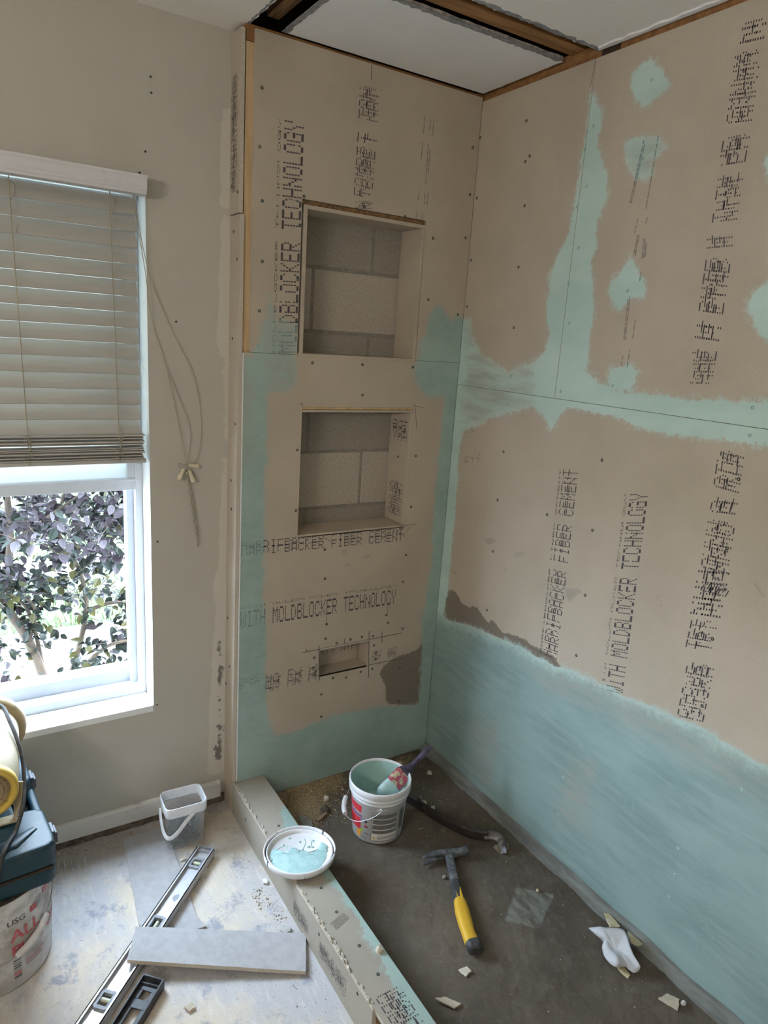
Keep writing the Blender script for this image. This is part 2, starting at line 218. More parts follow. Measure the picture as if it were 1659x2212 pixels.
def frosted2():
    t = NT('frosted_glass'); n = t.noise(150, 3); t.bump(n, .4, .002)
    tl = t.t.nodes.new('ShaderNodeBsdfTranslucent'); mx = t.t.nodes.new('ShaderNodeMixShader'); tl.inputs[0].default_value = (.86, .86, .83, 1); mx.inputs[0].default_value = .25
    t.done((.85, .86, .84), .35, 0, .5); t.t.links.new(tl.outputs[0], mx.inputs[1]); t.t.links.new(t.b.outputs[0], mx.inputs[2]); t.t.links.new(mx.outputs[0], t.out.inputs[0]); return t.m
M['frosted'] = frosted2()

def floor_mat():
    t = NT('dusty_slab')
    big = t.noise(2.6, 6, .65, world=True, off=1); mid = t.noise(11, 6, .7, world=True, off=2); fine = t.noise(120, 4, .65, world=True)
    swirl = t.noise(24, 5, .6, stretch=(2.6, .6, 1), rot=(0, 0, .7), world=True, off=4)
    c = t.mix(t.step(big, .40, .58), (.60, .53, .435), (.46, .455, .465))
    c = t.mix(t.math('MULTIPLY', t.step(mid, .52, .64), .85), c, (.27, .285, .335))
    c = t.mix(t.math('MULTIPLY', t.step(swirl, .50, .70), .4), c, (.70, .68, .65))
    c = t.mix(t.math('MULTIPLY', t.step(t.noise(17, 6, .75, world=True, off=21), .56, .66), .6), c, (.62, .52, .38))
    c = t.mix(t.math('MULTIPLY', t.step(t.noise(60, 5, .75, stretch=(1, 2.2, 1), rot=(0, 0, -.5), world=True, off=22), .57, .66), .5), c, (.30, .29, .29))
    wet = t.noise(5, 6, .75, world=True, off=12)
    base = t.step(t.math('ADD', t.attr('stain'), t.math('MULTIPLY', t.math('SUBTRACT', wet, .5), .25)), -.02, .06)
    c = t.mix(t.math('MULTIPLY', base, .65), c, (.34, .285, .215))
    c = t.mix(t.math('MULTIPLY', t.step(wet, .60, .72), .6), c, (.40, .345, .27))
    c = t.mix(t.math('MULTIPLY', t.step(fine, .57, .68), .6), c, (.24, .215, .18))
    t.bump(t.math('ADD', fine, t.math('MULTIPLY', swirl, 2.5)), .4, .0025)
    return t.done(c, .9, 0, .2)
M['floor'] = floor_mat()
def mortar_mat():
    t = NT('dark_mortar_bed')
    big = t.noise(3.2, 5, .65, world=True, off=1); mid = t.noise(22, 5, .7, world=True, off=2); fine = t.noise(240, 4, .7, world=True)
    c = t.mix(t.step(big, .35, .68), (.135, .112, .088), (.092, .076, .061))
    c = t.mix(t.math('MULTIPLY', t.step(mid, .48, .72), .5), c, (.185, .16, .13))
    c = t.mix(t.math('MULTIPLY', t.step(fine, .55, .72), .6), c, (.25, .22, .18))
    dust = t.step(t.math('ADD', t.attr('dust'), t.math('MULTIPLY', t.math('SUBTRACT', t.noise(16, 6, .75, world=True, off=5), .5),   .30)), -.03, .05)
    grain = t.step(t.noise(330, 3, .7, world=True, off=9), .38, .58)
    c = t.mix(t.math('MULTIPLY', t.math('MULTIPLY', dust, grain), .95), c, (.46, .34, .185))
    trowel = t.step(t.math('ADD', t.attr('skim'), t.math('MULTIPLY', t.math('SUBTRACT', t.noise(60, 5, .7, world=True, off=6), .5), .03)), -.003, .006)
    c = t.mix(t.math('MULTIPLY', t.math('MULTIPLY', trowel, t.step(t.noise(38, 5, .7, stretch=(1, .25, 1), rot=(0, 0, .5), world=True, off=13), .35, .62)), .6), c, (.27, .29, .26))
    t.bump(t.math('ADD', t.math('MULTIPLY', mid, 3.0), fine), .55, .003)
    return t.done(c, .95, 0, .15)
M['mortar'] = mortar_mat()
M['cove'] = simple('skimmed_mortar_cove', (.19, .20, .185), (.115, .115, .105), 40, .9, bump=.5, stretch=(1, .2, 1), detail=6)
M['rough_gap'] = simple('crumbling_wall_base', (.19, .15, .115), (.09, .07, .055), 45, .95, bump=.9, detail=6)
# ---------------------------------------------------------------- mesh helpers
class MB:
    def __init__(s): s.v = []; s.f = []; s.mi = []; s.sm = []
    def add(s, vs, fs, mi=0, smooth=False):
        o = len(s.v); s.v += [tuple(v) for v in vs]
        for f in fs: s.f.append(tuple(i+o for i in f)); s.mi.append(mi); s.sm.append(smooth)
        return s
    def box(s, x0, x1, y0, y1, z0, z1, mi=0, fn=None):
        vs = [(x, y, z) for z in (z0, z1) for y in (y0, y1) for x in (x0, x1)]
        if fn: vs = [fn(*v) for v in vs]
        return s.add(vs, [(0, 2, 3, 1), (4, 5, 7, 6), (0, 1, 5, 4), (2, 6, 7, 3), (0, 4, 6, 2), (1, 3, 7, 5)], mi)
    def prism(s, poly, z0, z1, mi=0, fn=None, mi_side=None):
        n = len(poly); g = fn or (lambda x, y, z: (x, y, z))
        vs = [g(x, y, z0) for x, y in poly] + [g(x, y, z1) for x, y in poly]
        s.add(vs, [tuple(range(n))[::-1], tuple(range(n, 2*n))], mi)
        return s.add(vs, [(i, (i+1) % n, n+(i+1) % n, n+i) for i in range(n)], mi if mi_side is None else mi_side)
    def loft(s, pts, sizes, up=(0, 0, 1), n=10, p=2.0, mi=0, smooth=True, cap=True):
        """superellipse sections swept along a path; sizes = (half width, half height) per point"""
        P = [Vector(q) for q in pts]; rows = []
        if isinstance(sizes, (int, float)): sizes = [(sizes, sizes)]*len(P)
        for i, c in enumerate(P):
            t = (P[min(i+1, len(P)-1)]-P[max(i-1, 0)]).normalized()
            a = Vector(up).cross(t)
            if a.length < 1e-4: a = Vector((1, 0, 0)).cross(t)
            a.normalize(); b = t.cross(a); ra, rb = sizes[i] if isinstance(sizes[i], tuple) else (sizes[i], sizes[i])
            row = []
            for k in range(n):
                th = 2*PI*k/n+PI/n; cx, sy = math.cos(th), math.sin(th)
                row.append(c+a*ra*math.copysign(abs(cx)**(2/p), cx)+b*rb*math.copysign(abs(sy)**(2/p), sy))
            rows.append(row)
        vs = [v for r in rows for v in r]; fs = []
        for i in range(len(P)-1):
            for k in range(n): fs.append((i*n+k, i*n+(k+1) % n, (i+1)*n+(k+1) % n, (i+1)*n+k))
        s.add(vs, fs, mi, smooth)
        if cap: s.add(rows[0], [tuple(range(n))[::-1]], mi); s.add(rows[-1], [tuple(range(n))], mi)
        return s
    def lathe(s, prof, n=32, fn=None, mi=0, smooth=True, a0=0.0, a1=2*PI):
        full = abs(a1-a0-2*PI) < 1e-6; cols = n if full else n+1
        vs = []
        for r, z in prof:
            for k in range(cols):
                th = a0+(a1-a0)*k/n; v = (r*math.cos(th), r*math.sin(th), z); vs.append(fn(*v) if fn else v)
        fs = []
        for i in range(len(prof)-1):
            for k in range(n):
                k2 = (k+1) % cols if full else k+1
                fs.append((i*cols+k, i*cols+k2, (i+1)*cols+k2, (i+1)*cols+k))
        return s.add(vs, fs, mi, smooth)
    def build(s, name, mats, parent=None, bevel=0, seg=2, sub=0, auto=True):
        me = bpy.data.meshes.new(name); me.from_pydata(s.v, [], s.f); me.update()
        if not isinstance(mats, (list, tuple)): mats = [mats]
        for m in mats: me.materials.append(M[m] if isinstance(m, str) else m)
        me.polygons.foreach_set('material_index', s.mi); me.polygons.foreach_set('use_smooth', s.sm)
        o = bpy.data.objects.new(name, me); COL.objects.link(o)
        if parent: o.parent = parent
        if bevel:
            w = o.modifiers.new('weld', 'WELD'); w.merge_threshold = 1e-5
            b = o.modifiers.new('bevel', 'BEVEL'); b.width = bevel; b.segments = seg; b.limit_method = 'ANGLE'; b.angle_limit = math.radians(40); b.harden_normals = False
        if sub: o.modifiers.new('sub', 'SUBSURF').levels = sub; o.modifiers['sub'].render_levels = sub
        return o
def tag(o, label=None, cat=None, group=None, kind=None):
    if label: o['label'] = label
    if cat: o['category'] = cat
    if group: o['group'] = group
    if kind: o['kind'] = kind
    return o
def thing(name, label, cat, loc=(0, 0, 0), rz=0.0, group=None):
    o = bpy.data.objects.new(name, None); COL.objects.link(o); o.location = loc; o.rotation_euler = (0, 0, rz)
    o.empty_display_size = .05
    return tag(o, label, cat, group)
def structure(name, parent=None):
    o = bpy.data.objects.new(name, None); COL.objects.link(o); o['kind'] = 'structure'; return o
def share(o, parent, loc=None, name=None):
    c = o.copy(); COL.objects.link(c); c.parent = parent
    if loc is not None: c.location = loc
    return c
def sdf(polys, P):
    """signed distance to the union of polygons, positive inside"""
    best = np.full(len(P), -1.0)
    for poly in polys:
        A = np.array(poly, float); B = np.roll(A, -1, 0); d = np.full(len(P), 9.0); ins = np.zeros(len(P), bool)
        for a, b in zip(A, B):
            ab = b-a; t = np.clip(((P-a)@ab)/max(ab@ab, 1e-12), 0, 1); d = np.minimum(d, np.linalg.norm(P-(a+t[:, None]*ab), axis=1))
            if a[1] != b[1]:
                c = (a[1] > P[:, 1]) != (b[1] > P[:, 1]); xi = a[0]+(P[:, 1]-a[1])*(b[0]-a[0])/(b[1]-a[1]); ins ^= c & (P[:, 0] < xi)
        best = np.maximum(best, np.where(ins, d, -d))
    return np.clip(best, -.25, .25)
def cuts(a0, a1, extra, step=.011):
    s = sorted({a0, a1, *[e for e in extra if a0 < e < a1]}); out = []
    for p, q in zip(s, s[1:]): out += list(np.linspace(p, q, max(1, round((q-p)/step))+1)[:-1])
    return out+[a1]
def sheet(name, fn, a0, a1, b0, b1, depth, mats, parent, holes=(), attrs=None, step=.011, edge_mi=1):
    """a board: fn(a, b, d) -> point, d = depth behind the face; holes = (a0, a1, b0, b1) cut through it"""
    A = cuts(a0, a1, [h for q in holes for h in q[:2]], step); B = cuts(b0, b1, [h for q in holes for h in q[2:]], step)
    nb = len(B); pts = np.array([(a, b) for a in A for b in B]); fs = []; cnt = {}
    for i in range(len(A)-1):
        for j in range(nb-1):
            ca, cb = (A[i]+A[i+1])/2, (B[j]+B[j+1])/2
            if any(h[0] < ca < h[1] and h[2] < cb < h[3] for h in holes): continue
            q = (i*nb+j, (i+1)*nb+j, (i+1)*nb+j+1, i*nb+j+1); fs.append(q)
            for k in range(4):
                e = (q[k], q[(k+1) % 4]); r = (e[1], e[0])
                if r in cnt: del cnt[r]
                else: cnt[e] = 1
    vs = [fn(a, b, 0) for a, b in pts]; mi = [0]*len(fs)
    back = {}; n0 = len(vs)
    for e in cnt:
        for i in e:
            if i not in back: back[i] = len(vs); vs.append(fn(pts[i][0], pts[i][1], depth))
    for a, b in cnt: fs.append((b, a, back[a], back[b])); mi.append(edge_mi)
    mb = MB(); mb.add(vs, fs); mb.mi = mi
    o = mb.build(name, mats, parent)
    if attrs:
        allp = np.vstack([pts, np.array([pts[i] for i in back])]) if back else pts
        for k, polys in attrs.items():
            at = o.data.attributes.new(k, 'FLOAT', 'POINT')
            at.data.foreach_set('value', (sdf(polys, allp) if polys else np.full(len(allp), -.25)).astype(np.float32))
    return o
# dot-matrix lettering as short printed dashes
FONT = {k: [int(v[i:i+2], 16) for i in range(0, 10, 2)] for k, v in {
 'A': '7E1111117E', 'B': '7F49494936', 'C': '3E41414122', 'D': '7F4141221C', 'E': '7F49494941', 'F': '7F09090901', 'G': '3E4149497A', 'H': '7F0808087F',
 'I': '00417F4100', 'K': '7F08142241', 'L': '7F40404040', 'M': '7F020C027F', 'N': '7F0408107F', 'O': '3E4141413E', 'R': '7F09192946', 'T': '01017F0101',
 'S': '4649494931', 'P': '7F09090906', 'W': '3F4038403F', 'Y': '0708700807', 'U': '3F4040403F', 'J': '2040413F01', '#': '147F147F14', '0': '3E5149453E', '2': '4261514946'}.items()}
def glyph_runs(ch):
    cols = FONT.get(ch)
    if not cols: return
    for row in range(7):
        c = 0
        while c < 5:
            if cols[c] >> row & 1:
                e = c
                while e+1 < 5 and cols[e+1] >> row & 1: e += 1
                yield c, e, row; c = e+1
            else: c += 1
class Print:
    """dashes of ink lying just proud of a plane; cover() tells where paint hides them"""
    def __init__(s, fn, cover=None, skip=None): s.mb = MB(); s.fn = fn; s.cover = cover; s.skip = skip; s.rng = random.Random(5)
    def dash(s, p, q, u, th, mi):
        p, q, u = np.array(p), np.array(q), np.array(u); c = (p+q)/2+u*th*.5
        if s.skip and s.skip(*c): return
        if s.cover and mi < 2 and s.cover(c): mi = 2
        h = u*th
        s.mb.add([s.fn(*v) for v in (p, q, q+h, p+h)], [(0, 1, 2, 3)], mi)
    def line(s, text, A, B, U, lo=0.0, hi=1.0, mi=0, drop=.03, solid=.8):
        A, B, U = np.array(A), np.array(B), np.array(U); D = (B-A)/len(text); cw = D/6.0; H = (hi-lo)/7.0
        ul = np.linalg.norm(U); un = U/ul
        for i, ch in enumerate(text):
            for c0, c1, row in glyph_runs(ch):
                if s.rng.random() < drop: continue
                base = A+D*i+un*ul*(lo+(6-row)*H); e = .82 if c1 == c0 else 1.0
                s.dash(base+cw*(c0+.06), base+cw*(c1+e), un, ul*H*solid, mi)
    def build(s, name, parent): return s.mb.build(name, ['ink', 'ink_grey', 'ink_under', 'pencil', 'ink_ghost'], parent) if s.mb.f else None
    def stroke(s, pts, w=.0012, mi=3):
        for p, q in zip(pts, pts[1:]):
            p, q = np.array(p), np.array(q); d = q-p
            if np.linalg.norm(d) < 1e-6: continue
            u = np.array((-d[1], d[0]))/np.linalg.norm(d); s.dash(p-u*w/2, q-u*w/2, u, w, mi)
def screw_mesh():
    b = MB(); b.lathe([(.0001, -.0002), (.0014, -.0002), (.0020, .0008), (.0042, .0010), (.0047, .0004), (.0048, -.001)], 10)
    return b
def place_screws(pts, fn_loc, rot, parent, covered=None):
    proto = {}
    for p in pts:
        k = 'screw_painted' if covered and covered(p) else 'screw'
        if k not in proto:
            o = screw_mesh().build('screw_head', k, parent); proto[k] = o
        else: o = share(proto[k], parent)
        o.location = fn_loc(*p); o.rotation_euler = rot

# ================================================================= the setting
H = 2.45
def inpoly(polys, x, y):
    for poly in polys:
        c = False; j = len(poly)-1
        for i in range(len(poly)):
            xi, yi = poly[i]; xj, yj = poly[j]
            if (yi > y) != (yj > y) and x < (xj-xi)*(y-yi)/(yj-yi)+xi: c = not c
            j = i
        if c: return True
    return False
rj = random.Random(11)
def ragged(p, q, n, amp):
    """points from p to q, jittered sideways like a broken edge"""
    (x0, y0), (x1, y1) = p, q; L = math.hypot(x1-x0, y1-y0); ux, uy = -(y1-y0)/L, (x1-x0)/L; out = []
    for i in range(n+1):
        t = i/n; k = rj.uniform(-amp, amp) if 0 < i < n else 0; out.append((x0+(x1-x0)*t+ux*k, y0+(y1-y0)*t+uy*k))
    return out

# floor: dusty slab and, inside the curb, the darker mortar bed
floor = structure('floor')
sheet('slab', lambda a, b, d: (a, b, -d), -3.2, -.80, -3.4, .14, .1, ['floor', 'floor'], floor, step=.03, attrs={'stain': [[(-3.2, .1), (-.80, .1), (-.80, -.30), (-.90, -.22), (-1.0, -.10), (-1.2, -.06), (-1.45, -.12), (-3.2, -.2)]]})
bed = lambda a, b, d: (a, b, .03-d+.0035*mnoise.noise((a*14, b*14, 0))+.002*mnoise.noise((a*45, b*45, 3)))
sheet('mortar_bed', bed, -.74, .01, -3.4, .03, .05, ['mortar', 'mortar'], floor, step=.016,
      attrs={'dust': [[(-.72, .03), (-.42, .03), (-.40, -.05), (-.52, -.13), (-.60, -.20), (-.70, -.30), (-.72, -.30)], [(-.2, -.03), (-.08, -.02), (-.10, -.09), (-.2, -.08)]],
             'skim': [[(-.179, -.751), (-.092, -.834), (-.231, -.907), (-.299, -.834)]]})
rg = MB(); rgr = random.Random(2)
for k in range(6):
    x = -1.40+.019*k; rg.loft([(x+rgr.uniform(-.002, .002), .030-.004*k, .001), (x-.004, .008-.004*k, .004), (x-.006, -.022-.004*k, .001)], [(.002, .001), (.003, .003), (.002, .001)], n=6)
rg.build('adhesive_ridges', 'floor', floor)
cv = MB(); N = 90
for i in range(N):
    y0, y1 = .0-i*3.3/N, .0-(i+1)*3.3/N
    w = lambda y: .032+.010*mnoise.noise((y*9, 1, 0)); hh = lambda y: .030+.010*mnoise.noise((y*7, 5, 0))
    cv.add([(-w(y0), y0, .030), (-w(y0)*.45, y0, .030+hh(y0)*.42), (-.0015, y0, .030+hh(y0)), (-w(y1), y1, .030), (-w(y1)*.45, y1, .030+hh(y1)*.42), (-.0015, y1, .030+hh(y1))],
           [(0, 1, 4, 3), (1, 2, 5, 4)], 0, True)
cv.build('mortar_cove', 'cove', floor)

# wall_left: painted drywall with the window in it
WX0, WX1, WZ0, WZ1, WY = -1.98, -1.067, .437, 2.01, .087
wl = structure('wall_left')
sheet('painted_face', lambda a, b, d: (a, WY+d, b), -3.2, -.813, -.02, H, .012, ['wall_paint', 'white_gloss'], wl, [(WX0, WX1, WZ0, WZ1)], step=.03,
      attrs={'bare': [[(-.853, 2.25), (-.80, 2.27), (-.80, 1.98), (-.860, 1.99), (-.858, 2.15)], [(-.856, 1.98), (-.80, 1.97), (-.80, 1.30), (-.842, 1.3), (-.846, 1.55), (-.868, 1.62), (-.86, 1.7)],
                      [(-.846, 1.26), (-.80, 1.26), (-.80, .11), (-.888, .11), (-.882, .35), (-.872, .6), (-.862, .75), (-.875, .82), (-.855, .9)], [(-1.0, .34), (-.985, .345), (-.98, .36), (-.995, .362)],
                      [(-.90, 1.485), (-.885, 1.44), (-.88, 1.44), (-.895, 1.487)]]})
for x0, x1, z0, z1 in ((-3.3, WX0-.012, -.3, 2.8), (WX1+.012, .3, -.3, 2.8), (WX0-.012, WX1+.012, -.3, WZ0-.02), (WX0-.012, WX1+.012, WZ1, 2.8)):
    MB().box(x0, x1, (.1290 if x0 > -1.5 else .10), .32, z0, z1).build('block_core', 'block_mortar', wl)
MB().box(WX1, WX1+.012, WY+.0125, .32, WZ0-.02, WZ1).build('reveal', 'white_gloss', wl)
MB().box(WX0-.012, WX0, WY+.0125, .32, WZ0-.02, WZ1).build('reveal', 'white_gloss', wl)
MB().box(WX0+.0005, WX1-.0005, WY-.004, .32, WZ0-.022, WZ0+.0012).build('sill', 'white_gloss', wl, bevel=.003)
MB().box(WX1+.012, -.81, .099, .1285, -.02, H).build('furring', 'rough_gap', wl)
for x, z in ((-1.048, 2.285), (-1.047, 2.247), (-1.065, 2.1), (-1.081, 2.045), (-.985, 1.66), (-1.047, .995), (-1.056, .435)):
    b = MB(); b.lathe([(.0001, -.0004), (.0022, -.0004), (.003, .0002)], 8)
    o = b.build('nail_hole', 'pencil', wl); o.location = (x, WY-.0004, z); o.rotation_euler = (PI/2, 0, 0)
# base: baseboard standing clear of the floor over a crumbling gap
bs = structure('baseboard_left')
bm = MB(); pr = [(0, .026), (-.011, .026), (-.011, .078), (-.008, .084), (-.004, .087), (0, .087)]
bm.prism([(y, z) for y, z in pr], -3.2, -.842, fn=lambda y, z, x: (x, WY+y, z+.004*mnoise.noise((x*3, z*9, 0)) if z < .05 else z)); bm.build('board', 'white_trim', bs)
gp = MB(); N = 120
for i in range(N):
    x0, x1 = -3.2+2.38*i/N, -3.2+2.38*(i+1)/N
    f = lambda x: (x, WY-.008+.006*mnoise.noise((x*30, 0, 0)), .0); g = lambda x: (x, WY-.004+.005*mnoise.noise((x*26, 7, 0)), .034)
    gp.add([f(x0), f(x1), g(x1), g(x0)], [(0, 1, 2, 3)])
gp.build('broken_base', 'rough_gap', bs)

# window_1: white vinyl single hung, lower sash pushed up, frosted panes
wn = structure('window_1')
def vb(name, x0, x1, y0, y1, z0, z1, mat='vinyl', bv=.002): return MB().box(x0, x1, y0, y1, z0, z1).build(name, mat, wn, bevel=bv)
vb('side_frame', WX1-.022, WX1, .185, .295, WZ0, WZ1); vb('side_frame', WX0, WX0+.022, .185, .295, WZ0, WZ1)
vb('side_track', WX1-.044, WX1-.022, .215, .26, WZ0+.01, WZ1); vb('side_track', WX0+.022, WX0+.044, .215, .26, WZ0+.01, WZ1)
vb('bottom_frame', WX0+.001, WX1-.001, .1825, .275, WZ0+.0005, WZ0+.030); vb('bottom_track', WX0+.02, WX1-.02, .232, .295, WZ0+.02, WZ0+.074)
vb('head_frame', WX0, WX1, .1835, .295, WZ1-.03, WZ1)
vb('sash_rail', WX0+.018, WX1-.010, .188, .222, 1.140, 1.178); vb('sash_rail_lip', WX0+.018, WX1-.012, .184, .19, 1.168, 1.176)
vb('sash_stile', WX1-.044, WX1-.016, .190, .218, 1.178, 1.94); vb('sash_stile', WX0+.02, WX0+.046, .190, .218, 1.178, 1.94); vb('sash_top_rail', WX0+.02, WX1-.016, .190, .218, 1.92, 1.95)
vb('pane', WX0+.04, WX1-.04, .203, .208, 1.172, 1.925, 'frosted', 0)
vb('meeting_rail', WX0+.02, WX1-.02, .235, .265, 1.19, 1.22); vb('pane', WX0+.03, WX1-.03, .247, .252, 1.215, 1.985, 'frosted', 0)

# wall_back: fibre cement boards over block, with two tall niches and a foot niche
wb = structure('wall_back')
nf = lambda a, b, d: (a, d, b)
TN, DN, THN, STN = D['teal_niche'], D['damp_niche'], D['thin_niche'], D['stain_niche']
NU, NL, NS = (-.622, -.200, 1.58, 2.022), (-.612, -.184, .992, 1.424), (-.508, -.304, .457, .561)
NU2 = (-.636, -.190, 1.58, 2.036)
up = sheet('backer_board', nf, -.7895, -.0012, 1.5862, 2.44, .012, ['board_painted', 'board_edge'], wb, [NU2], {'paint': TN, 'damp': [], 'thin': THN, 'stain': []})
lo = sheet('backer_board', nf, -.8095, -.0012, .031, 1.5850, .012, ['board_painted', 'board_edge'], wb, [NL, NS], {'paint': TN, 'damp': DN, 'thin': THN, 'stain': STN})
cov_n = lambda p: inpoly(TN, p[0], p[1])
place_screws(D['screw_niche_up'], lambda a, b: (a, 0, b), (PI/2, 0, 0), up, cov_n)
place_screws(D['screw_niche_lo'], lambda a, b: (a, 0, b), (PI/2, 0, 0), lo, cov_n)
hole = lambda x, z: any(h[0] < x < h[1] and h[2] < z < h[3] for h in (NU2, NL, NS))
nfp = lambda a, b: (a, -.0006, b)
def double_rows(P, segs, seed):
    """overprinted rows of the board stamp, too smeared to read in the photograph"""
    rr = random.Random(seed)
    for A, B, U in segs:
        n = max(1, round(math.dist(A, B)/(math.hypot(*U)*.42)))
        a = ''.join(rr.choice('HEBNRMOAT') for _ in range(n)); b = ''.join(rr.choice('EFBHNRS') for _ in range(n))
        P.line(a, A, B, U, 0, .66, drop=.12, solid=.5); P.line(b, np.array(A)+(np.array(B)-np.array(A))*.35/n, np.array(B)+(np.array(B)-np.array(A))*.2/n, U, .16, .82, drop=.2, solid=.42); P.line(a[::-1], A, B, U, .36, 1.0, drop=.12, solid=.5)
def small_rows(P, segs, seed):
    rr = random.Random(seed)
    for A, B, U in segs:
        A, B, U = np.array(A), np.array(B), np.array(U); L = np.linalg.norm(B-A); d = (B-A)/L; w = np.linalg.norm(U)
        for k in range(max(1, int(w/.005))):
            s = rr.uniform(0, .01); u = U/w
            while s < L*rr.uniform(.8, 1):
                e = min(L, s+rr.uniform(.006, .022)); P.dash(A+d*s+u*(k*.005), A+d*e+u*(k*.005), u, .0034, 1); s = e+rr.uniform(.001, .004)
P = Print(nfp, cov_n)
for t, A, B, U in D['print_niche_up']: P.line(t, A, B, U, .0, .92); P.line(t, A, B, U, 1.04, 1.17, drop=.3, solid=1.0)
double_rows(P, D['print_niche_up2'], 3); small_rows(P, D['print_niche_small'], 4); P.build('printed_lettering', up)
P = Print(nfp, cov_n, hole)
(t1, A1, B1, U1), (t2, A2, B2, U2) = D['print_niche_lo']
P.line(t1, A1, B1, U1, 0, .62); P.line(t1, A1, B1, U1, .5, 1.05, drop=.15); P.line(t2, A2, B2, U2, 0, .92); P.line(t2, A2, B2, U2, 1.06, 1.19, drop=.3, solid=1.0)
double_rows(P, D['print_niche_lo2'], 6); P.build('printed_lettering', lo)
P = Print(lambda a, b: (a, -.0008, b), None, hole)
for i, s in enumerate(D['pencil_niche']): P.stroke(s, .0028 if i < 7 else .0016)
P.build('pencil_marks', lo)
# return edge: narrow boards and the bare stud
rf = lambda a, b, d: (-.825+d, a, b)
r1 = sheet('return_board', lambda a, b, d: (-.828+d, a, b), .008, .0865, 1.972, 2.437, .012, ['board', 'board_edge'], wb, step=.02)
r2 = sheet('return_board', rf, .004, .0865, 0, 1.969, .012, ['board', 'board_edge'], wb, step=.02)
place_screws([p for p in D['screw_return'] if p[1] > 1.97], lambda a, b: (-.828, min(max(a, .02), .075), b), (0, -PI/2, 0), r1)
place_screws([p for p in D['screw_return'] if p[1] <= 1.97], lambda a, b: (-.825, min(max(a, .016), .078), b), (0, -PI/2, 0), r2)
P = Print(lambda a, b: (-.8287, a, b)); double_rows(P, [((.028, 2.03), (.028, 2.33), (.05, 0)), ], 9); P.build('printed_lettering', r1)
MB().box(-.812, -.770, .0125, .085, .0, 2.4095).build('stud', 'wood', wb, bevel=.002)
MB().box(-.812, .012, .0100, .125, 2.41, H).build('top_plate', 'wood_dark', wb)
MB().box(-.8125, -.8092, -.0015, .0035, .125, 1.584).build('board_edge_strip', 'white_trim', wb)
# block wall behind the niches
for k in range(9):
    z0 = .2425+k*.2025
    for i in range(-3, 2):
        x0 = -.308+(0 if k % 2 == 0 else -.222)+i*.4064
        xa, xb = max(x0+.005, -.80), min(x0+.4014, .0)
        if xb-xa < .03: continue
        MB().box(xa, xb, .1265, .1365, z0+.005, z0+.1975).build('concrete_block', 'block' if k in (4, 7) else 'block_dark', wb, bevel=.003)
# liners
T = .012
def liner(name, x0, x1, y0, y1, z0, z1, mat='board', bv=.0012): return MB().box(x0, x1, y0, y1, z0, z1).build(name, mat, wb, bevel=bv)
liner('niche_liner', -.629, -.6175, -.002, .125, 1.590, 2.022); liner('niche_liner', -.2025, -.1915, .0, .125, 1.590, 2.022)
liner('niche_liner', -.6175, -.1915, -.003, .125, 2.010, 2.0215); liner('niche_liner', -.6350, -.1925, -.001, .125, 1.580, 1.5905)
liner('furring_strip', -.6345, -.194, .003, .10, 2.0225, 2.0345, 'wood_rough')
liner('niche_liner', -.6205, -.6115, .002, .125, .992, 1.412); rl = liner('niche_liner', -.1945, -.1830, -.001, .125, .999, 1.408)
liner('niche_liner', -.6115, -.1835, -.001, .125, 1.4075, 1.4145); liner('niche_liner', -.6125, -.1835, .0, .125, .9875, .9985); liner('furring_strip', -.6115, -.1845, .002, .10, 1.4155, 1.4235, 'wood')
bk = liner('niche_liner', -.5075, -.3045, .0785, .0885, .455, .562); P = Print(lambda a, b: (a, .0779, b)); double_rows(P, [((-.47, .50), (-.40, .50), (0, .05)), ((-.38, .50), (-.31, .50), (0, .05))], 51); P.build('printed_lettering', bk); liner('niche_liner', -.5075, -.3045, .001, .0785, .4455, .457); liner('niche_liner', -.3045, -.2945, .002, .0785, .457, .561)
liner('niche_liner', -.5085, -.3045, -.001, .0785, .561, .568, 'board_edge'); liner('niche_liner', -.519, -.5085, .012, .0785, .457, .561)
P = Print(lambda a, b: (-.1951, a, b)); double_rows(P, [((.012, 1.30), (.112, 1.30), (0, .075)), ((.018, 1.025), (.018, 1.15), (.085, 0))], 12); P.build('printed_lettering', rl)
for a, b in ((.03, 1.335), (.06, 1.24), (.035, 1.12)):
    o = screw_mesh().build('screw_head', 'screw', rl); o.location = (-.1945, a, b); o.rotation_euler = (0, -PI/2, 0)

# wall_right
wr = structure('wall_right')
xf = lambda a, b, d: (d, a, b)
TR, DR, THR, STR = D['teal_right'], D['damp_right'], D['thin_right'], D['stain_right']
at = {'paint': TR, 'damp': DR, 'thin': THR, 'stain': STR, 'low_teal': [TR[-1]]}
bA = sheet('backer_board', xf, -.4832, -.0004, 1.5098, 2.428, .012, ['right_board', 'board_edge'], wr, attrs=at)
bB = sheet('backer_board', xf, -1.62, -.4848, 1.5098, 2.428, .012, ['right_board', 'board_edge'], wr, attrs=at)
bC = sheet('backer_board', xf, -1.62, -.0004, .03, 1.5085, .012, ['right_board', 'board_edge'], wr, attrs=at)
sheet('backer_board', xf, -3.4, -1.622, .0, 2.428, .012, ['board', 'board_edge'], wr, step=.3)
MB().box(.0125, .25, -3.4, .12, -.3, 2.405).build('wall_core', 'block_mortar', wr)
MB().box(.0125, .10, -3.4, .12, 2.405, 2.47).build('top_plate', 'wood_dark', wr)
t = MB(); t.prism(ragged((.0, -.49), (.0, -1.7), 60, .0015)+ragged((-.012, -1.7), (-.014, -.50), 60, .004), H-.006, H-.0005); t.build('ceiling_edge_paper', 'gypsum_white', wr)
MB().box(.0085, .0120, -.555, -.495, 2.4285, H-.001).build('dark_gap', 'cavity', wr)
cov_r = lambda p: inpoly(TR, p[0], p[1])
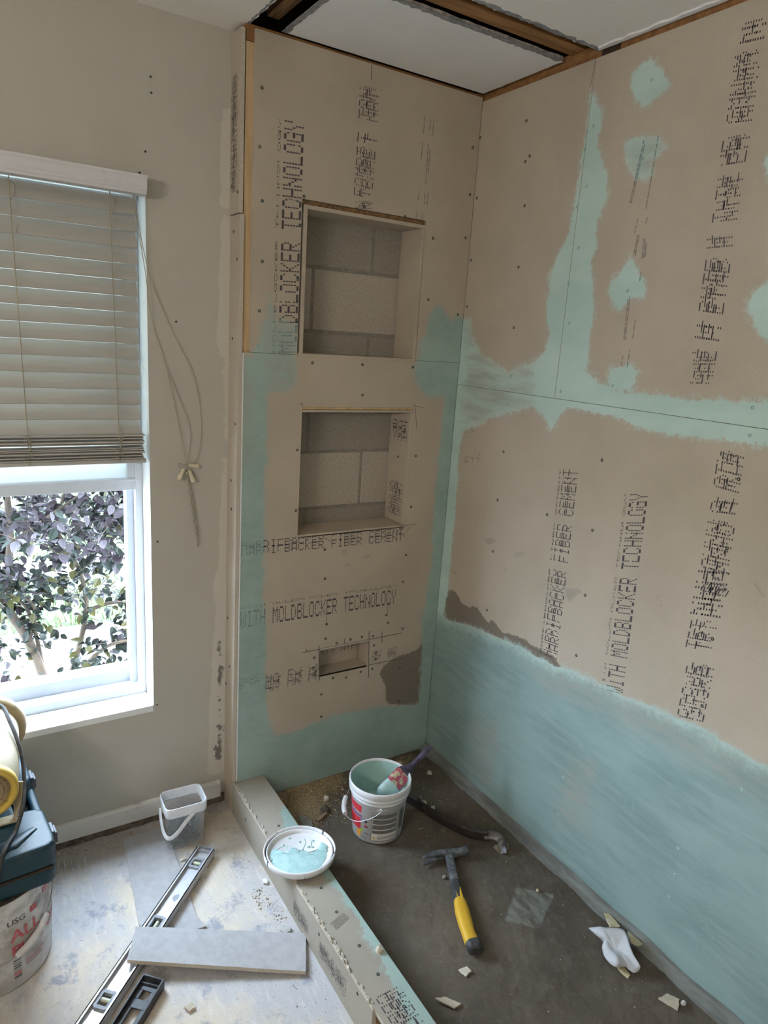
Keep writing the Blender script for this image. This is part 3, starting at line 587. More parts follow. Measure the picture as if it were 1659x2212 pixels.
for key, brd in (('screw_right_ul', bA), ('screw_right_ur', bB), ('screw_right_lo', bC)):
    place_screws(D[key], lambda a, b: (0, a, b), (0, -PI/2, 0), brd, cov_r)
xfp = lambda a, b: (-.0006, a, b)
P = Print(xfp, cov_r)
for i, (t, A, B, U) in enumerate(D['print_right_lo']):
    if i == 0: P.line(t, A, B, U, 0, .55, solid=.7); P.line(t, A, B, U, .38, .86, drop=.15, solid=.7); P.line(t, A, B, U, .96, 1.04, drop=.1, solid=1.3)
    else: P.line(t, A, B, U, .0, .92); P.line(t, A, B, U, 1.04, 1.17, drop=.3, solid=1.0)
double_rows(P, D['print_right_lo2'], 21)
g0 = len(P.mb.f)
for i, (A, B, U) in enumerate(D['print_right_ghost']): P.line(('HARDIEBACKER', 'TECHNOLOGY', 'CEMENT')[i], A, B, U, 0, .8, mi=4, drop=.3, solid=.4)
P.build('printed_lettering', bC)
P = Print(xfp, cov_r); double_rows(P, D['print_right_up'], 31); small_rows(P, D['print_right_small'], 32); P.build('printed_lettering', bB)
P = Print(lambda a, b: (-.0008, a, b))
for s in D['pencil_right']: P.stroke(s, .0014)
P.build('pencil_marks', bC)

# ceiling: old ceiling cut back, a fresh panel hung in the opening, joists in the gap
ce = structure('ceiling')
CX, CY = -.803, -.480
c = MB(); c.prism([(-3.2, -3.4)]+[(CX, -3.4)]+ragged((CX, CY), (CX, .14), 40, .004)+[(-3.2, .14)], H, H+.013, mi_side=1)
c.prism([(CX, -3.4), (.03, -3.4)]+ragged((.03, CY), (CX, CY), 60, .006), H, H+.013, mi_side=1); c.build('old_drywall', ['ceiling', 'gypsum_edge'], ce)
t = MB(); t.prism(ragged((CX, CY-.002), (.01, CY), 60, .0035)+ragged((.01, CY-.013), (CX, CY-.012), 60, .006), H-.0012, H)
t.prism(ragged((CX-.001, CY), (CX-.001, .07), 40, .002)+ragged((CX-.007, .07), (CX-.006, CY), 40, .003), H-.0012, H); t.build('torn_paper_edge', 'grey_tape', ce)
pp = MB(); PX, PY = -.704, -.362
pp.prism(ragged((PX, PY), (-.006, PY), 40, .002)+ragged((-.006, PY), (-.003, -.004), 12, .002)+[(PX, -.001)], H, H+.013, mi_side=1); pp.build('new_panel', ['gypsum_white', 'gypsum_edge'], ce)
t = MB(); t.prism(ragged((PX, PY-.012), (-.02, PY-.012), 60, .002)+ragged((-.02, PY+.006), (PX, PY+.005), 60, .004), H-.001, H+.0005)
t.prism(ragged((PX-.012, PY), (PX-.012, -.003), 30, .001)+ragged((PX+.004, -.003), (PX+.004, PY), 30, .003), H-.001, H+.0005); t.build('torn_paper_edge', 'grey_tape', ce)
MB().box(-.80, .012, -.432, -.377, H+.014, H+.105).build('joist', 'wood_dark', ce, bevel=.002)
MB().box(-.80, .012, -.56, -.515, H+.04, H+.14).build('joist', 'wood_rough', ce, bevel=.003)
MB().box(-.755, -.718, -.377, .012, H+.03, H+.12).build('joist', 'wood_rough', ce, bevel=.003)
b = MB(); b.loft([(-.79, -.30, H+.09), (-.70, -.22, H+.085), (-.60, -.12, H+.09)], [(.04, .05)]*3, n=10); b.build('old_blocking', 'wood_rough', ce)
MB().box(-.28, -.20, -.52, -.43, H+.05, H+.12).build('blocking', 'wood', ce, bevel=.003)
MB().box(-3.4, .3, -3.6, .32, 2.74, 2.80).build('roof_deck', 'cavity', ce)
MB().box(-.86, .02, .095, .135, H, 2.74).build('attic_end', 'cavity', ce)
ws = structure('wall_side')
MB().box(-3.4, -3.2, -3.6, .32, -.3, 2.8).build('side_face', 'wall_paint', ws)
MB().box(.06, .25, -3.5, .32, 2.40, 2.8).build('attic_side', 'cavity', ce)
wf = structure('wall_front')
MB().box(-3.2, .25, -3.5, -3.4, -.3, 2.8).build('rear_face', 'wall_paint', wf)

# shower_curb: timber core boxed in with board
cu = thing('shower_curb', 'low shower curb boxed in tan fibre cement board, teal stripe along its inner edge', 'curb', (-.77, -.5, 0))
cu_off = Vector((.77, .5, 0))
def cbox(name, *a, mat='board', bv=.0012, par=None):
    o = MB().box(*a).build(name, mat, cu, bevel=bv); o.location = cu_off; return o
cbox('timber_core', -.8125, -.723, -1.9, -.002, 0, .1075, mat='wood_rough')
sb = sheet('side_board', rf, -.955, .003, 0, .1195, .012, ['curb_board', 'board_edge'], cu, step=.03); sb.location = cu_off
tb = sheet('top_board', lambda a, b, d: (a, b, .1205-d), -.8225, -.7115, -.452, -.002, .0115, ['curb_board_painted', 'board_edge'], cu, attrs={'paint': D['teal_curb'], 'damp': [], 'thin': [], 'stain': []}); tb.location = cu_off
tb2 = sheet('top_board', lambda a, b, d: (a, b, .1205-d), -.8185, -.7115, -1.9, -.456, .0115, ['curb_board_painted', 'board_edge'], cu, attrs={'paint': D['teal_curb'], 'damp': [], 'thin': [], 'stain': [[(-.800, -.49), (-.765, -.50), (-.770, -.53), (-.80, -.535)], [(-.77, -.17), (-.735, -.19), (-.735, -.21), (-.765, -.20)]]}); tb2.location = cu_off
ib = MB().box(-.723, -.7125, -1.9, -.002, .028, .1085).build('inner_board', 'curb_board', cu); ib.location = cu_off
for p in D['screw_curb_side']:
    o = screw_mesh().build('screw_head', 'screw', sb); o.location = (-.825, *p); o.rotation_euler = (0, -PI/2, 0)
for p in D['screw_curb_top']:
    o = screw_mesh().build('screw_head', 'screw', tb2 if p[1] < -.45 else tb); o.location = (p[0], p[1], .1205)
P = Print(lambda a, b: (-.8257, a, b)); double_rows(P, [((-.61, .022), (-.515, .022), (0, .05)), ((-.83, .03), (-.68, .03), (0, .055))], 41); P.build('printed_lettering', sb)
P = Print(lambda a, b: (a, b, .1212)); double_rows(P, [((-.735, -.93), (-.735, -1.04), (-.072, 0))], 43); small_rows(P, [((-.80, -.715), (-.745, -.695), (0, .03))], 44); P.build('printed_lettering', tb2)
cr = MB(); rc = random.Random(3)
for i in range(90):
    y = rc.uniform(-.95, -.01); x = -.820+rc.uniform(-.003, .006); r = rc.uniform(.0015, .004)
    cr.loft([(x, y-r*2, .121), (x, y, .121+r*.5), (x, y+r*2, .121)], [r*.4, r, r*.4], n=5, smooth=False)
tag(cr.build('crumbs', 'board_edge', cu), kind='stuff').location = cu_off

# outdoors: ground, path and lawn
gr = structure('ground')
MB().box(-14, 10, -14, .33, -.45, -.31).build('house_pad', simple('pale_concrete', (.50, .49, .47), (.42, .41, .39), 3, .95), gr)
MB().box(-14, 10, .33, 2.35, -.45, -.20).build('path', simple('sunlit_concrete_path', (.33, .325, .32), (.26, .255, .25), 4, .95), gr)
MB().box(-14, 10, 3.3, 3.75, -.45, -.195).build('edging', simple('grey_paving', (.22, .215, .21), (.17, .165, .16), 6, .95), gr)
MB().box(-14, 10, 2.35, 16, -.45, -.21).build('lawn_soil', simple('lawn_green', (.022, .055, .011), (.045, .05, .02), 9, .95), gr)
bl = MB(); rl_ = random.Random(8)
for i in range(5200):
    y = 2.36+3.6*rl_.random()**1.5; x = rl_.uniform(-1.7, .9)
    if 3.28 < y < 3.77: continue
    a = rl_.uniform(0, 2*PI); h = rl_.uniform(.03, .10); dx, dy = math.cos(a), math.sin(a); w = .004; k = rl_.uniform(.2, .9)*h
    bl.add([(x-dy*w, y+dx*w, -.21), (x+dy*w, y-dx*w, -.21), (x+dx*k, y+dy*k, -.21+h)], [(0, 1, 2)], rl_.choice((0, 0, 1)))
tag(bl.build('lawn_blades', [simple('grass_green', (.025, .075, .012), (.04, .09, .018), 40, .7), simple('grass_straw', (.07, .065, .03), (.05, .05, .02), 40, .8)], gr), kind='stuff')

# ================================================================= things
def rel(o, t): o.location = -Vector(t.location); return o      # part modelled in room metres under an unrotated thing
def text_shape(body, size):
    cu_ = bpy.data.curves.new('t', 'FONT'); cu_.body = body; cu_.size = size; cu_.resolution_u = 2
    ob = bpy.data.objects.new('t', cu_); me = bpy.data.meshes.new_from_object(ob)
    vs = [tuple(v.co) for v in me.vertices]; fs = [tuple(p.vertices) for p in me.polygons]
    bpy.data.objects.remove(ob); bpy.data.meshes.remove(me); bpy.data.curves.remove(cu_); return vs, fs
def wrap(r_of_z, th0, z0):
    return lambda s, t, e=.0006: ((r_of_z(z0+t)+e)*math.cos(th0+s/r_of_z(z0+t)), (r_of_z(z0+t)+e)*math.sin(th0+s/r_of_z(z0+t)), z0+t)
def wrapped_text(mb, body, size, wr, s0, t0, mi=0, bold=0):
    vs, fs = text_shape(body, size)
    for k in ((0, 0), (bold, 0)) if bold else ((0, 0),): mb.add([wr(s0+v[0]+k[0], t0+v[1], .0008) for v in vs], fs, mi)
def wrapped_rect(mb, wr, s0, s1, t0, t1, mi=0, n=6, e=.0005, fn=None):
    vs = []; fs = []
    for i in range(n+1):
        s = s0+(s1-s0)*i/n; vs += [wr(s, t0, e), wr(s, t1, e)]
        if i: fs.append((2*i-2, 2*i, 2*i+1, 2*i-1))
    mb.add(vs, fs, mi)

# ---- window blind
wbl = thing('window_blind', 'white wooden slat blind hanging half lowered in the window', 'blind', (-1.5, .06, 1.98))
def bpart(mb, name, mat, **k): return rel(mb.build(name, mat, wbl, **k), wbl)
v = MB(); prof = [(.060, 1.981), (.020, 1.981), (.019, 1.987), (.014, 1.991), (.014, 1.996), (.011, 2.000), (.011, 2.017), (.006, 2.021), (.006, 2.027), (.060, 2.027)]
v.prism(prof, -2.03, -1.079, fn=lambda y, z, x: (x, y, z)); bpart(v, 'valance', 'valance', bevel=.0008)
bpart(MB().box(-1.975, -1.085, .085, .14, 1.99, 2.008), 'head_rail', 'white_trim')
def slat_mb(tilt, x1):
    b = MB(); W = .0255; n = 6; th = .0014; vs = []
    for x in (-1.970, x1):
        for side in (1, -1):
            for i in range(n+1):
                u = -W+2*W*i/n; c = .0022*(1-(u/W)**2)+side*th; ca, sa = math.cos(tilt), math.sin(tilt)
                vs.append((x, u*ca-c*sa, u*sa+c*ca))
    m = 2*(n+1); fs = []
    ring = list(range(n+1))+[2*(n+1)-1-i for i in range(n+1)]
    fs += [(ring[i], ring[(i+1) % m], ring[(i+1) % m]+m, ring[i]+m) for i in range(m)]
    fs += [tuple(ring)[::-1], tuple(r+m for r in ring)]
    return b.add(vs, fs)
TILT = math.radians(54)
for k in range(15):
    zb = 1.9375-.0434*k
    if k == 0: s0 = slat_mb(TILT, -1.0905).build('slat', 'blind', wbl); s = s0
    else: s = share(s0, wbl)
    s.location = Vector((0, .104, zb+.0214))-Vector(wbl.location); s.rotation_euler = (math.radians((6, 6, 7, 5, 3, 2, 1, 0, -1, -2, -2, -3, -3, -4, -5)[k]), 0, 0)
rs = random.Random(4)
for k in range(12):
    s = slat_mb(math.radians(rs.uniform(-3, 5)), -1.0790+rs.uniform(-.006, .001)).build('slat', 'blind', wbl) if k == 0 else share(s1, wbl)
    if k == 0: s1 = s
    s.location = Vector((rs.uniform(-.003, .003), .104, 1.2625+.0062*k))-Vector(wbl.location); s.rotation_euler = (0, math.radians(rs.uniform(-.15, .15)), 0)
bpart(MB().box(-1.972, -1.0775, .080, .128, 1.246, 1.258), 'bottom_rail', 'blind', bevel=.0025)
for x0, x1 in ((-1.400, -1.391), (-1.162, -1.155)):
    c = MB()
    for y in (.078, .1295):
        c.loft([(x0, y, 1.985), (x0+.003, y, 1.7), (x1, y, 1.345), (x1+.004, y-.004, 1.30), (x1, y, 1.25)], .0014, n=5)
    for k in range(7):
        z = 1.262+.011*k; r = .007+.005*rs.random(); sx = rs.choice((-1, 1))
        c.loft([(x1, .076, z), (x1+sx*r, .068, z-.003), (x1+sx*r*1.3, .066, z-.008), (x1+sx*r*.4, .069, z-.011), (x1, .076, z-.004)], .0008, n=5)
    c.loft([(x1, .078, 1.36), (x1+.008, .075, 1.335), (x1+.009, .075, 1.322), (x1-.002, .076, 1.308)], .0008, n=5)
    c.loft([(x0, .078, 1.975), (x0+.013, .076, 1.965), (x0+.012, .076, 1.945), (x0+.001, .078, 1.925)], .0008, n=5)
    bpart(c, 'ladder_cord', 'cord')
pc = MB()
def smooth_path(pts, n=6):
    out = []; P_ = [Vector(p) for p in pts]
    for i in range(len(P_)-1):
        a, b, c, d = P_[max(i-1, 0)], P_[i], P_[i+1], P_[min(i+2, len(P_)-1)]
        for k in range(n):
            t = k/n; out.append(.5*((2*b)+(c-a)*t+(2*a-5*b+4*c-d)*t*t+(3*b-a-3*c+d)*t**3))
    return [tuple(p) for p in out]+[tuple(P_[-1])]
for path in ([(-1.111, .045, 1.985), (-1.080, .066, 1.82), (-1.054, .078, 1.649), (-1.028, .080, 1.572), (-1.014, .078, 1.52), (-.955, .080, 1.377), (-.946, .080, 1.313), (-.961, .075, 1.235)],
             [(-1.107, .045, 1.985), (-1.080, .062, 1.844), (-1.050, .078, 1.75), (-.995, .080, 1.626), (-.947, .080, 1.535), (-.922, .081, 1.453), (-.911, .081, 1.34), (-.922, .080, 1.262), (-.941, .078, 1.234)],
             [(-1.014, .078, 1.52), (-.992, .080, 1.411), (-.974, .078, 1.314), (-.961, .075, 1.235)],
             [(-.961, .075, 1.235), (-.985, .074, 1.242), (-.98, .074, 1.228)]):
    pc.loft(smooth_path(path), .0010, n=5)
for i in range(3): pc.lathe([(.0001, -.006), (.006, 0), (.0001, .006)], 7, lambda x, y, z, i=i: (-.958+x+(-.006, .005, 0)[i], .073+y*.6, 1.215+z+(.004, .002, -.006)[i]))
for ph in (0, PI):
    pl = [(-.957+.033*t+.0018*math.sin(t*46+ph)+(.006 if ph else 0)*math.sin(t*PI), .077+.0015*math.cos(t*46+ph), 1.205-.235*t) for t in [i/60 for i in range(61)]]
    pc.loft(pl, .0018, n=5)
bpart(pc, 'pull_cord', 'cord')
for a, b in (((-.968, .070, 1.226), (-.985, .070, 1.192)), ((-.953, .070, 1.220), (-.939, .070, 1.184)), ((-.953, .072, 1.236), (-.925, .073, 1.231))):
    d = Vector(b)-Vector(a); m = MB(); m.loft([Vector(a)+d*t for t in (0, .12, .35, .8, 1)], [.0035, .0062, .0050, .0078, .0072], up=(0, 1, 0), n=12); bpart(m, 'tassel', 'tassel')

# ---- shrub outside
sh = thing('flowering_shrub', 'purple and dark green leaved shrub growing just outside the window', 'shrub', (-1.28, 1.2, -.2))
bark = simple('grey_brown_bark', (.17, .13, .10), (.09, .068, .05), 20, .9, bump=.6, stretch=(1, 1, .3))
def branch(pts, r0, r1, name='branch'):
    p = smooth_path(pts, 5); n = len(p); m = MB(); m.loft(p, [r0+(r1-r0)*i/(n-1) for i in range(n)], up=(.3, 1, .2), n=8); return rel(m.build(name, bark, sh), sh)
branch([(-1.27, 1.2, -.22), (-1.285, 1.2, .02), (-1.345, 1.21, .25), (-1.415, 1.2, .42), (-1.40, 1.19, .60), (-1.385, 1.2, .80), (-1.40, 1.25, 1.15)], .024, .012, 'trunk')
BR = [[(-1.27, 1.22, -.22), (-1.29, 1.22, .10), (-1.33, 1.25, .36), (-1.40, 1.3, .44), (-1.55, 1.35, .6)], [(-1.345, 1.21, .22), (-1.31, 1.2, .36), (-1.33, 1.18, .44), (-1.42, 1.15, .50)],
      [(-1.24, 1.25, -.2), (-1.10, 1.3, .22), (-1.09, 1.32, .45), (-1.18, 1.35, .68), (-1.32, 1.4, .84)], [(-1.10, 1.3, .30), (-.95, 1.28, .34), (-.72, 1.25, .27)], [(-1.20, 1.2, .0), (-1.02, 1.15, .18), (-.85, 1.12, .20), (-.7, 1.1, .26)],
      [(-1.1, 1.33, .5), (-1.0, 1.3, .7), (-.9, 1.3, .95)], [(-1.39, 1.2, .7), (-1.2, 1.15, .85), (-1.0, 1.1, 1.0)], [(-1.415, 1.2, .42), (-1.6, 1.2, .7), (-1.8, 1.3, 1.0)], [(-1.2, 1.35, .68), (-1.15, 1.3, .9), (-1.05, 1.25, 1.15)]]
for k, p in enumerate(BR): branch(p, (.012, .010, .017, .012, .010, .008, .008, .010, .008)[k], .004)
leafm = [simple('purple_leaf', (.062, .046, .054), (.038, .028, .034), 40, .55, spec=.25), simple('dark_green_leaf', (.028, .036, .026), (.018, .023, .018), 40, .55, spec=.25), simple('bronze_leaf', (.085, .075, .02), (.06, .06, .018), 40, .55, spec=.25), simple('lilac_grey_leaf', (.125, .105, .115), (.09, .078, .088), 40, .55, spec=.25)]
def leaf_mesh():
    L, W = .046, .0145; b = MB(); xs = (0, .12, .35, .6, .85, 1.0); ws = (.0, .55, 1.0, .92, .45, .0); vs = []
    for x, w in zip(xs, ws): vs += [(x*L, -w*W, .004*w-.006*x*x), (x*L, 0, -.006*x*x), (x*L, w*W, .004*w-.006*x*x)]
    fs = []
    for i in range(5): fs += [(3*i, 3*i+3, 3*i+4, 3*i+1), (3*i+1, 3*i+4, 3*i+5, 3*i+2)]
    return b.add(vs, fs)
LM = leaf_mesh(); lr = random.Random(21)
def leaf_frame(p, s):
    a = lr.uniform(0, 2*PI); droop = lr.uniform(-1.2, .25); roll = lr.uniform(-.8, .8)
    return Matrix.Translation(p) @ Matrix.Rotation(a, 4, 'Z') @ Matrix.Rotation(-droop, 4, 'Y') @ Matrix.Rotation(roll, 4, 'X') @ Matrix.Scale(s, 4)
cen = []
def twig_points(n, box, keep=lambda p: True):
    out = []
    while len(out) < n:
        p = Vector((lr.uniform(*box[0]), lr.uniform(*box[1]), lr.uniform(*box[2])))
        if keep(p): out.append(p)
    return out
cl = [(p, 3) for p in twig_points(480, ((-1.75, -.60), (.88, 1.9), (.58, 1.32)))]
cl += [(p, 2) for p in twig_points(70, ((-1.6, -.65), (.95, 1.6), (.30, .62)), lambda p: mnoise.noise(p*4) > -.05)]
for bpts in BR[2:6]+BR[:1]:
    for q in smooth_path(bpts, 5)[6:]: cl.append((Vector(q), 1))
cl += [(p, 1) for p in twig_points(60, ((-1.6, -.7), (.95, 1.4), (-.15, .36)), lambda p: mnoise.noise(p*4) > .0)]
tw = MB(); allL = []
for c, wgt in cl:
    d0 = Vector((lr.uniform(-1, 1), lr.uniform(-1, .6), lr.uniform(-.5, .6))).normalized(); ln = lr.uniform(.10, .2)
    tw.loft([c, c+d0*ln*.5+Vector((0, 0, .008)), c+d0*ln], [.0016, .0013, .0008], n=4)
    for k in range((0, 10, 12, 15)[wgt]):
        t = lr.random(); q = c+d0*ln*t+Vector((lr.gauss(0, .018), lr.gauss(0, .018), lr.gauss(0, .018)))
        hi = q.z > .62
        mi = lr.choices((0, 1, 2, 3), (4, 3, .1, 3.4) if hi and q.x < -1.1 else (3, 4, .3, 2.2) if hi else (1.4, 6, 2.2, .3))[0]
        allL.append((q, lr.uniform(.75, 1.25), mi))
rel(tw.build('twigs', bark, sh), sh)['kind'] = 'stuff'
allL.sort(key=lambda l: (l[0].y-(.25 if -1.5 < l[0].x < -.85 and l[0].z < 1.05 else 0)))
lp = {}; st = MB()
for i, (q, s, mi) in enumerate(allL):
    Mx = leaf_frame(q, s)
    if i < 300:
        if mi not in lp: o = leaf_mesh().build('leaf', leafm[mi], sh); lp[mi] = o
        else: o = share(lp[mi], sh)
        o.matrix_local = Matrix.Translation(-Vector(sh.location)) @ Mx
    else: st.add([Mx @ Vector(v_) for v_ in LM.v], LM.f, mi)
rel(st.build('foliage', leafm, sh), sh)['kind'] = 'stuff'
hz = MB(); hz.loft(smooth_path([(-1.05, 1.75, -.18), (-.9, 1.95, -.17), (-.72, 2.1, -.175), (-.3, 2.2, -.18)]), .014, n=8)
tag(hz.build('garden_hose', simple('grey_hose', (.33, .33, .40), (.28, .28, .34), 30, .5)), 'grey hose lying across the pale path behind the shrub', 'hose')

# ---- compound bucket
ub = thing('compound_bucket', 'big dirty white bucket of joint compound with red lettering under the teal case', 'bucket', (-1.573, -.262, 0))
RZ = lambda z: .140+.010*z/.27
white_dirty = dirty('dirty_white_plastic', (.66, .65, .64), (.30, .275, .24), 3.2, 1.0, .5, fine=26)
b = MB(); b.lathe([(.001, .002), (.134, .002), (.139, .006), (RZ(.12), .12), (RZ(.268), .268), (RZ(.272)+.001, .272), (RZ(.272)-.003, .272), (.145, .255), (.137, .02), (.001, .02)], 56); b.build('body', white_dirty, ub)
b = MB(); b.lathe([(.001, .235), (.08, .236), (.135, .232), (.1455, .238)], 40, lambda x, y, z: (x, y, z+.006*mnoise.noise((x*40, y*40, 1)))); b.build('dried_compound', simple('dried_compound', (.30, .28, .25), (.16, .145, .125), 30, .95, bump=.7), ub)
# the camera sees the side that faces it; th = angle of a point of the wall
wr_ = wrap(RZ, -PI/2, 0)
red = simple('red_print', (.42, .06, .08), (.50, .14, .15), 60, .6); dk = simple('black_print', (.06, .06, .065), (.14, .14, .14), 60, .6); gy = simple('grey_print', (.25, .25, .26), (.34, .34, .35), 60, .6)
lb = MB(); s0 = .020
wrapped_text(lb, 'USG', .024, wr_, s0+.012, .203, 1, .0012)
wrapped_rect(lb, wr_, s0+.071, s0+.090, .206, .224); lb.add([wr_(s0+.091, .203, .0006), wr_(s0+.107, .214, .0006), wr_(s0+.107, .236, .0006), wr_(s0+.091, .224, .0006)], [(0, 1, 2, 3)], 2)
wrapped_rect(lb, wr_, s0+.114, s0+.20, .226, .242); wrapped_text(lb, 'SHEETROCK', .0125, wrap(lambda z: RZ(z)+.0006, -PI/2, 0), s0+.117, .2295, 3)
wrapped_text(lb, 'ALL', .048, wr_, s0+.018, .152, 0, .0022); wrapped_text(lb, 'PURPOSE', .044, wr_, s0+.018, .108, 0, .0022)
for k in range(8): wrapped_rect(lb, wr_, s0+.022, s0+.040, .090-.0075*k, .0935-.0075*k, (1, 2, 1, 1, 2, 0, 0, 1)[k], 2)
for k in range(5): wrapped_rect(lb, wr_, s0+.052, s0+.10+.004*(k % 3), .088-.008*k, .0905-.008*k, (2, 2, 0, 0, 2)[k], 3)
lb.build('printed_label', [red, dk, gy, 'white_trim'], ub)
w_ = MB(); pts = [((RZ(.2)+.004)*math.cos(a), (RZ(.2)+.004)*math.sin(a)-.002, .235-.125*math.sin((a+PI)/PI*PI)) for a in [-PI+PI*i/40 for i in range(41)]]
w_ = MB(); w_.loft([p for p in pts], .0017, n=6, up=(0, 0, 1)); w_.build('wire_bail', simple('galvanised_wire', (.45, .45, .44), (.30, .29, .27), 60, .45, .8), ub)
g_ = MB(); ga = [((RZ(.2)+.008)*math.cos(a), (RZ(.2)+.008)*math.sin(a), .235-.125*math.sin(a+PI)) for a in [-PI*.40+PI*.20*i/8 for i in range(9)]]
g_.loft(ga, [.006, .0085, .0085, .0085, .0092, .0085, .0085, .0085, .006], n=12); g_.build('grip', simple('white_grip', (.62, .62, .64), (.50, .49, .47), 50, .5), ub)

# ---- teal tool case
tcs = thing('tool_case', 'scuffed teal plastic tool case lying flat on the compound bucket', 'case', (-1.417, -.385, .2735), math.radians(5.1))
tealp = dirty('teal_case_plastic', (.007, .032, .046), (.07, .08, .08), 9, .35, .42)
Lc, Wc, Hc = .455, .40, .112
def outline(y0, y1, notch):
    o = [(-Wc, y0), (-.02, y0), (-.004, y0+.014), (0, y0+.04)]
    if notch: o += [(-.002, .150), (-.016, .168), (-.066, .176), (-.070, .290), (-.016, .298), (-.002, .318)]
    return o+[(0, y1-.03), (-.008, y1-.008), (-.03, y1), (-Wc, y1)]
b = MB(); b.prism(outline(0, Lc, True), .0, .046); b.prism([(x*.995, y) for x, y in outline(.001, Lc-.001, True)], .049, Hc)
b.build('shell', tealp, tcs, bevel=.012, seg=4)
hb = MB(); hb.box(-.020, .003, .145, .320, .026, .074); hb.build('handle', tealp, tcs, bevel=.009, seg=4)
for y in (.10, .365):
    m = MB(); m.box(.001, .010, y-.022, y+.022, .018, .088); m.box(.006, .016, y-.018, y+.018, .050, .080); m.build('latch', simple('dark_latch_%d' % (y*100), (.045, .048, .06), (.09, .09, .11), 80, .45), tcs, bevel=.002)
m = MB(); m.loft([(-.16, .045, Hc), (-.09, .050, Hc+.001), (-.035, .085, Hc)], [(.012, .004), (.02, .006), (.008, .003)], n=10); m.build('dent_ridge', tealp, tcs)
m = MB(); m.box(-Wc, -.012, .0005, .005, .0455, .0495); m.build('lid_seam', 'cavity', tcs)

# ---- drum blower
bw = thing('drum_blower', 'beige drum shaped metal blower with a yellow front ring standing on the tool case', 'blower', (-1.555, -.12, .3885))
beige = dirty('beige_enamel', (.42, .345, .22), (.25, .21, .14), 14, .35, .45); yel = dirty('yellow_ring_enamel', (.55, .38, .07), (.35, .27, .12), 20, .4, .45)
A0, A1 = Vector((-1.562, -.268, .498)), Vector((-1.548, .030, .512)); ax = (A1-A0).normalized(); e1 = ax.cross(Vector((0, 0, 1))).normalized(); e2 = e1.cross(ax)
drum = lambda x, y, z: tuple(A0+ax*z+e1*x+e2*y)
LD = (A1-A0).length
b = MB(); b.lathe([(.066, .004), (.068, .0), (.071, .01), (.078, .06), (.083, .20), (.085, LD-.03)], 40, drum); rel(b.build('drum', beige, bw), bw)
b = MB(); b.lathe([(.085, LD-.036), (.094, LD-.034), (.104, LD-.026), (.106, LD-.012), (.103, LD-.002), (.090, LD+.002), (.083, LD-.01)], 44, drum); rel(b.build('rear_flange', dirty('tan_flange_enamel', (.42, .31, .17), (.28, .21, .13), 16, .3, .4), bw), bw)
b = MB(); b.lathe([(.057, .012), (.058, -.006), (.064, -.013), (.071, -.012), (.075, -.004), (.0745, .012), (.070, .016)], 44, drum); rel(b.build('front_ring', yel, bw), bw)
b = MB(); b.lathe([(.001, .030), (.03, .028), (.058, .012)], 36, drum); rel(b.build('dished_back', simple('warm_inner_metal', (.50, .38, .24), (.36, .26, .16), 14, .35, .5), bw), bw)
b = MB()
for r in (.012, .022, .032, .042, .052):
    b.lathe([(r-.0014, -.004), (r, -.0055), (r+.0014, -.004), (r, -.0025), (r-.0014, -.004)], 36, drum)
for k in range(6):
    a = PI*k/3+.4; b.loft([drum(.008*math.cos(a), .008*math.sin(a), -.005), drum(.058*math.cos(a), .058*math.sin(a), -.005)], .0012, n=5)
rel(b.build('wire_guard', simple('guard_wire', (.36, .28, .16), (.25, .19, .11), 60, .4, .6), bw), bw)
b = MB(); b.box(-1.62, -1.494, -.265, -.235, .389, .394); b.box(-1.62, -1.494, -.05, -.02, .389, .394); b.box(-1.50, -1.4945, -.265, -.02, .394, .400); b.loft([(-1.499, -.25, .392), (-1.492, -.25, .44), (-1.487, -.24, .49)], [(.013, .0025)]*3, n=8, p=6); rel(b.build('foot_bracket', beige, bw, bevel=.001), bw)
for z, a in ((.20, .55), (.12, .1), (.05, -.35)):
    r = .085-.02*(.25-z); m = MB(); m.lathe([(.0001, .002), (.003, .0015), (.004, 0)], 10, lambda x, y, zz, a=a, r=r, z=z: drum((r+zz)*math.cos(a)+x*-math.sin(a), (r+zz)*math.sin(a)+x*math.cos(a), z+y)); rel(m.build('rivet', 'screw', bw), bw)
m = MB(); m.loft(smooth_path([(-1.56, .0, .612), (-1.507, -.03, .602), (-1.490, -.08, .578), (-1.477, -.13, .545), (-1.470, -.17, .505), (-1.472, -.22, .462), (-1.482, -.27, .432), (-1.503, -.312, .399), (-1.522, -.350, .3985), (-1.538, -.385, .392), (-1.552, -.402, .355), (-1.575, -.408, .30), (-1.61, -.42, .18)]), .0052, n=8)
rel(m.build('power_cord', simple('black_cord', (.025, .022, .02), (.07, .06, .05), 40, .55), bw), bw)

